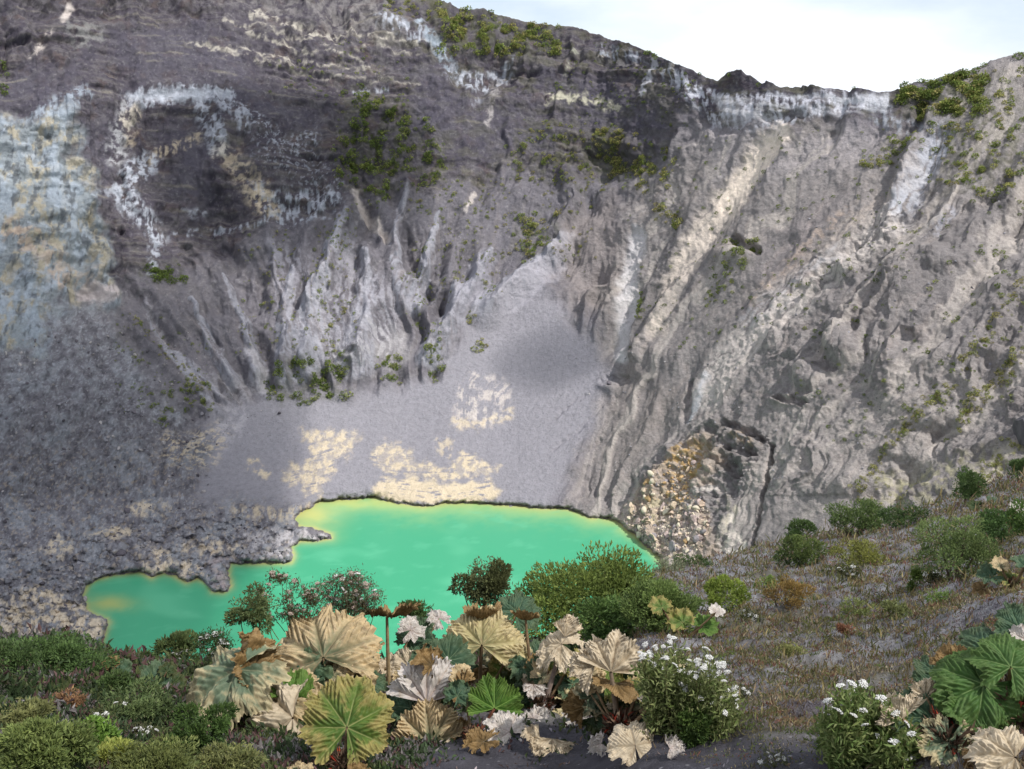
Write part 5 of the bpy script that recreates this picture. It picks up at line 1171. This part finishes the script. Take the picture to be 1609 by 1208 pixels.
# ------------------------------------------------------------------ shrubs on the crater wall
M_scrub = attr_mat('scrub', 0.75, 0.1, 0.3, .6, 0.35)
def clump(n, rs_, c1, c2):
    d = rs_.normal(size=(n, 3)); d /= np.linalg.norm(d, axis=1, keepdims=True); q = d * rs_.uniform(.3, 1, (n, 1)) ** .5 * np.array([1, 1, .7]) * (1 + .35 * f3(d, 1.5, 2, rs_.randint(99)))[:, None]
    mixv = np.clip(.5 + .4 * q[:, 2:3] + rs_.uniform(-.4, .4, (n, 1)), 0, 1); cc = np.array((1.42, 1.38, 1.42)) * (np.array(c1) * (1 - mixv) + np.array(c2) * mixv) * rs_.uniform(.6, 1.4, (n, 1))
    return leaves(q, d + rs_.normal(size=(n, 3)) * .5, .55 * rs_.uniform(.5, 1.3, n), .34, cc, rs_)
CL = [clump(70, np.random.RandomState(i), (.06,.08,.022), [(.26,.29,.085), (.20,.25,.07), (.34,.34,.12), (.13,.18,.05), (.28,.25,.10), (.10,.14,.04)][i % 6]) for i in range(12)]
CM = []
for Vv, F, Cc in CL:
    o = np_mesh('shrub', Vv, F, Cc, False, M_scrub, link=False); CM.append(o.data); bpy.data.objects.remove(o)
SPOT = []   # x, y, radius m, variety set, place
def area(poly_, n, smin, smax, var, place):
    xs = [q[0] for q in poly_]; ys = [q[1] for q in poly_]; k_ = 0; t_ = 0
    while k_ < n and t_ < n * 30:
        t_ += 1; x, y = rs.uniform(min(xs), max(xs)), rs.uniform(min(ys), max(ys))
        if y < np.interp(x, uu, rim) + 1 or poly_sd(np.array([x]), np.array([y]), poly_)[0] < rs.uniform(-26, 14): continue
        if n2(np.array([x / 22.]), np.array([y / 22.]), 401)[0] < -.02 and n > 30: continue
        SPOT.append((x, y, smin + (smax - smin) * rs.rand() ** 2, rs.choice(var), place)); k_ += 1
def line(pts_, n, wd, smin, smax, var, place):
    L = [math.dist(pts_[i], pts_[i + 1]) for i in range(len(pts_) - 1)]
    for _ in range(n):
        i = rs.choice(len(L), p=np.array(L) / sum(L)); t = rs.rand(); x = pts_[i][0] * (1 - t) + pts_[i + 1][0] * t + rs.normal() * wd * .5; y = pts_[i][1] * (1 - t) + pts_[i + 1][1] * t + rs.normal() * wd * .5
        if y > np.interp(x, uu, rim) + 1: SPOT.append((x, y, smin + (smax - smin) * rs.rand() ** 2, rs.choice(var), place))
DK = [3, 5, 9, 11, 3]; MD = [0, 1, 6, 7, 3]; LT = [0, 2, 8, 4, 10, 1]
area([(545,130),(600,150),(655,195),(700,250),(690,290),(645,265),(600,310),(560,300),(520,250),(545,200)], 420, .6, 2.3, DK + MD, 'the green gully below the left ledges')
area([(680,8),(760,25),(880,45),(880,75),(760,85),(690,60)], 330, .9, 2.5, LT + MD, 'the olive thicket under the highest rim')
area([(600,0),(690,0),(690,40),(640,30)], 50, .8, 1.6, LT, 'the ledges beside the olive thicket')
area([(520,250),(570,230),(620,330),(560,300)], 60, .8, 1.8, MD, 'the foot of the green gully')
area([(805,345),(880,338),(870,380),(810,420)], 70, .9, 2.1, MD + LT, 'the patch above the pale fans')
area([(935,215),(978,205),(980,285),(940,288)], 70, .9, 2.2, LT, 'the yellow-green column below the cliffs')
area([(990,240),(1060,228),(1064,262),(1000,310)], 60, .8, 2.0, LT, 'the bright ledge left of the pale slide')
area([(1030,322),(1066,322),(1062,358),(1034,350)], 28, .9, 2.2, LT, 'the bright knot above the pale slide')
area([(830,190),(1040,230),(1030,300),(860,290),(790,270)], 300, .6, 1.5, LT + MD, 'the foot of the dark cliffs')
area([(1410,140),(1510,108),(1552,125),(1550,160),(1490,180),(1430,172)], 260, 1.0, 2.6, MD + DK + LT, 'the big thicket on the right rim')
area([(1480,170),(1609,105),(1660,160),(1640,320),(1500,290),(1440,280)], 330, .7, 1.8, MD + LT, 'the scrub-covered slope at the upper right')
area([(1350,245),(1400,250),(1400,265),(1350,262)], 22, .8, 1.7, LT, 'the ledge under the white band'); area([(1390,215),(1440,205),(1440,240),(1400,230)], 24, .8, 1.8, MD, 'the ledge beside the white band')
area([(1140,372),(1190,380),(1192,410),(1150,425)], 40, .8, 1.8, MD, 'the hollow under the dark overhang'); line([(1165,420),(1130,450),(1105,485)], 45, 16, .5, 1.3, MD, 'the line below the dark overhang')
line([(1004,455),(1006,500)], 22, 8, .7, 1.5, MD, 'the groove beside the pale streak'); line([(1610,430),(1570,500),(1530,560),(1480,620),(1430,665),(1390,710),(1345,780)], 170, 12, .45, 1.2, LT, 'the long green line down the right wall')
line([(1625,540),(1590,570),(1545,610),(1500,670)], 100, 14, .45, 1.2, LT, 'the second green line near the right edge'); area([(1540,735),(1609,690),(1620,735),(1550,760)], 90, .4, 1.0, [2, 8, 0], 'the yellow-green patch above the crest')
area([(1350,770),(1440,745),(1430,800),(1370,800)], 30, .4, .8, [2, 8], 'the yellowish grass above the dome bush')
area([(415,600),(480,580),(545,560),(548,622),(430,636)], 120, .8, 2.3, MD + DK, 'the green foot of the gullies left of the ash apron'); area([(590,565),(630,560),(640,598),(600,600)], 40, .7, 2.0, MD, 'the small patch at the foot of the wall')
area([(670,560),(700,550),(695,598),(672,598)], 26, .8, 2.0, MD, 'the narrow patch beside the central fan'); area([(742,530),(762,532),(760,555),(745,555)], 9, .9, 1.9, LT, 'the lone clump above the pale scar'); area([(732,492),(748,490),(748,512),(736,512)], 7, .7, 1.5, LT, 'the small clump over the lone one')
line([(545,330),(530,430),(520,560)], 60, 26, .5, 1.3, MD + LT, 'the gully right of the steep fans'); line([(640,420),(665,520),(690,560)], 50, 20, .5, 1.2, MD, 'the groove of the middle fans')
area([(290,600),(335,610),(330,655),(300,650)], 24, .7, 1.6, MD, 'the knoll above the left scree'); area([(215,600),(300,615),(290,670),(220,665)], 46, .5, 1.3, MD, 'the dusty slope above the left scree'); line([(210,500),(260,560),(320,620)], 60, 10, .4, 1.0, LT, 'the ridge running down to the ash')
area([(225,420),(290,412),(290,440),(230,446)], 60, .8, 2.0, DK, 'the dark shelf under the mineral arch'); area([(-60,90),(8,90),(14,150),(-60,160)], 40, 1., 2.2, DK, 'the dark patch at the far left')
area([(370,380),(560,350),(560,560),(380,560)], 240, .4, 1.1, MD + LT, 'the fluted slope under the arch'); area([(640,280),(800,280),(780,480),(660,480)], 280, .4, 1.2, MD + LT, 'the grooved slope in the middle')
area([(1010,200),(1500,200),(1420,420),(1100,560),(980,560)], 260, .35, 1.1, MD + DK, 'the open ash slope below the white band'); area([(1250,400),(1609,300),(1609,640),(1250,700)], 260, .35, 1.1, MD + DK, 'the craggy right wall')
for x, y, s in [(1018,86,2.2),(1028,88,1.6),(1150,124,1.2),(1190,133,1.3),(1600,92,2.4),(1340,138,1.0),(1030,92,1.3),(1445,122,1.8),(1545,103,1.4),(730,10,1.6),(1100,118,1.)]: SPOT.append((x, y, s, 9, 'the skyline of the rim'))
area([(520,60),(660,120),(640,160),(540,150),(420,130)], 90, .4, 1.2, MD, 'the ledges under the pale beds'); area([(880,60),(1100,120),(1060,200),(860,150)], 160, .4, 1.1, DK + MD, 'the dark cliff below the rim')
area([(180,480),(330,560),(340,660),(180,640)], 120, .35, 1.0, MD, 'the left scree'); area([(780,300),(960,300),(900,420),(780,430)], 90, .4, 1.2, LT, 'the slope round the pale fans')
order = sorted(range(len(SPOT)), key=lambda i: -SPOT[i][2] / np.linalg.norm(surf(SPOT[i][0], SPOT[i][1])[0]))
Vs, Fs, Cs = [], [], []; basei = 0
for c, i in enumerate(order):
    x, y, s, vr, place = SPOT[i]; p_, n_ = surf(x, y); z_ = rs.uniform(0, 6.28)
    if c < 300:
        o = bpy.data.objects.new('shrub', CM[vr]); COL.objects.link(o); o.location = p_ + n_ * s * .3; o.scale = (s, s, s * rs.uniform(.7, 1.1)); o.rotation_euler = (0, 0, z_)
        tag(o, 'rounded green shrub in ' + place if 'skyline' not in place else 'dark shrub standing on the skyline of the rim', 'shrub', 'shrubs in ' + place)
    else:
        Vv, F, Cc = CL[vr]; m_ = 40 * 4; co, si = math.cos(z_), math.sin(z_); A = Vv.copy(); A = np.stack([A[:, 0] * co - A[:, 1] * si, A[:, 0] * si + A[:, 1] * co, A[:, 2]], 1)
        Vs.append(A * s + p_ + n_ * s * .3); Fs.append(F + basei); basei += len(A); Cs.append(Cc)
o = np_mesh('wall_scrub', np.concatenate(Vs), np.concatenate(Fs), np.concatenate(Cs), False, M_scrub); tag(o, 'patchy green scrub growing over the crater wall', 'scrub', kind='stuff')
# outcrop at the right edge, cliff shade put into its dark colour
p_, n_ = surf(1611, 690)
o = stone('rock_outcrop', 'rock outcrop coloured dark as if in shade, jutting in at the right edge below the green lines', 'rock', p_ + n_ * 1.5 + np.array([0, 0, 3.0]), (4.2, 6, 11.0), 91, (.11, .105, .115), sub=5)
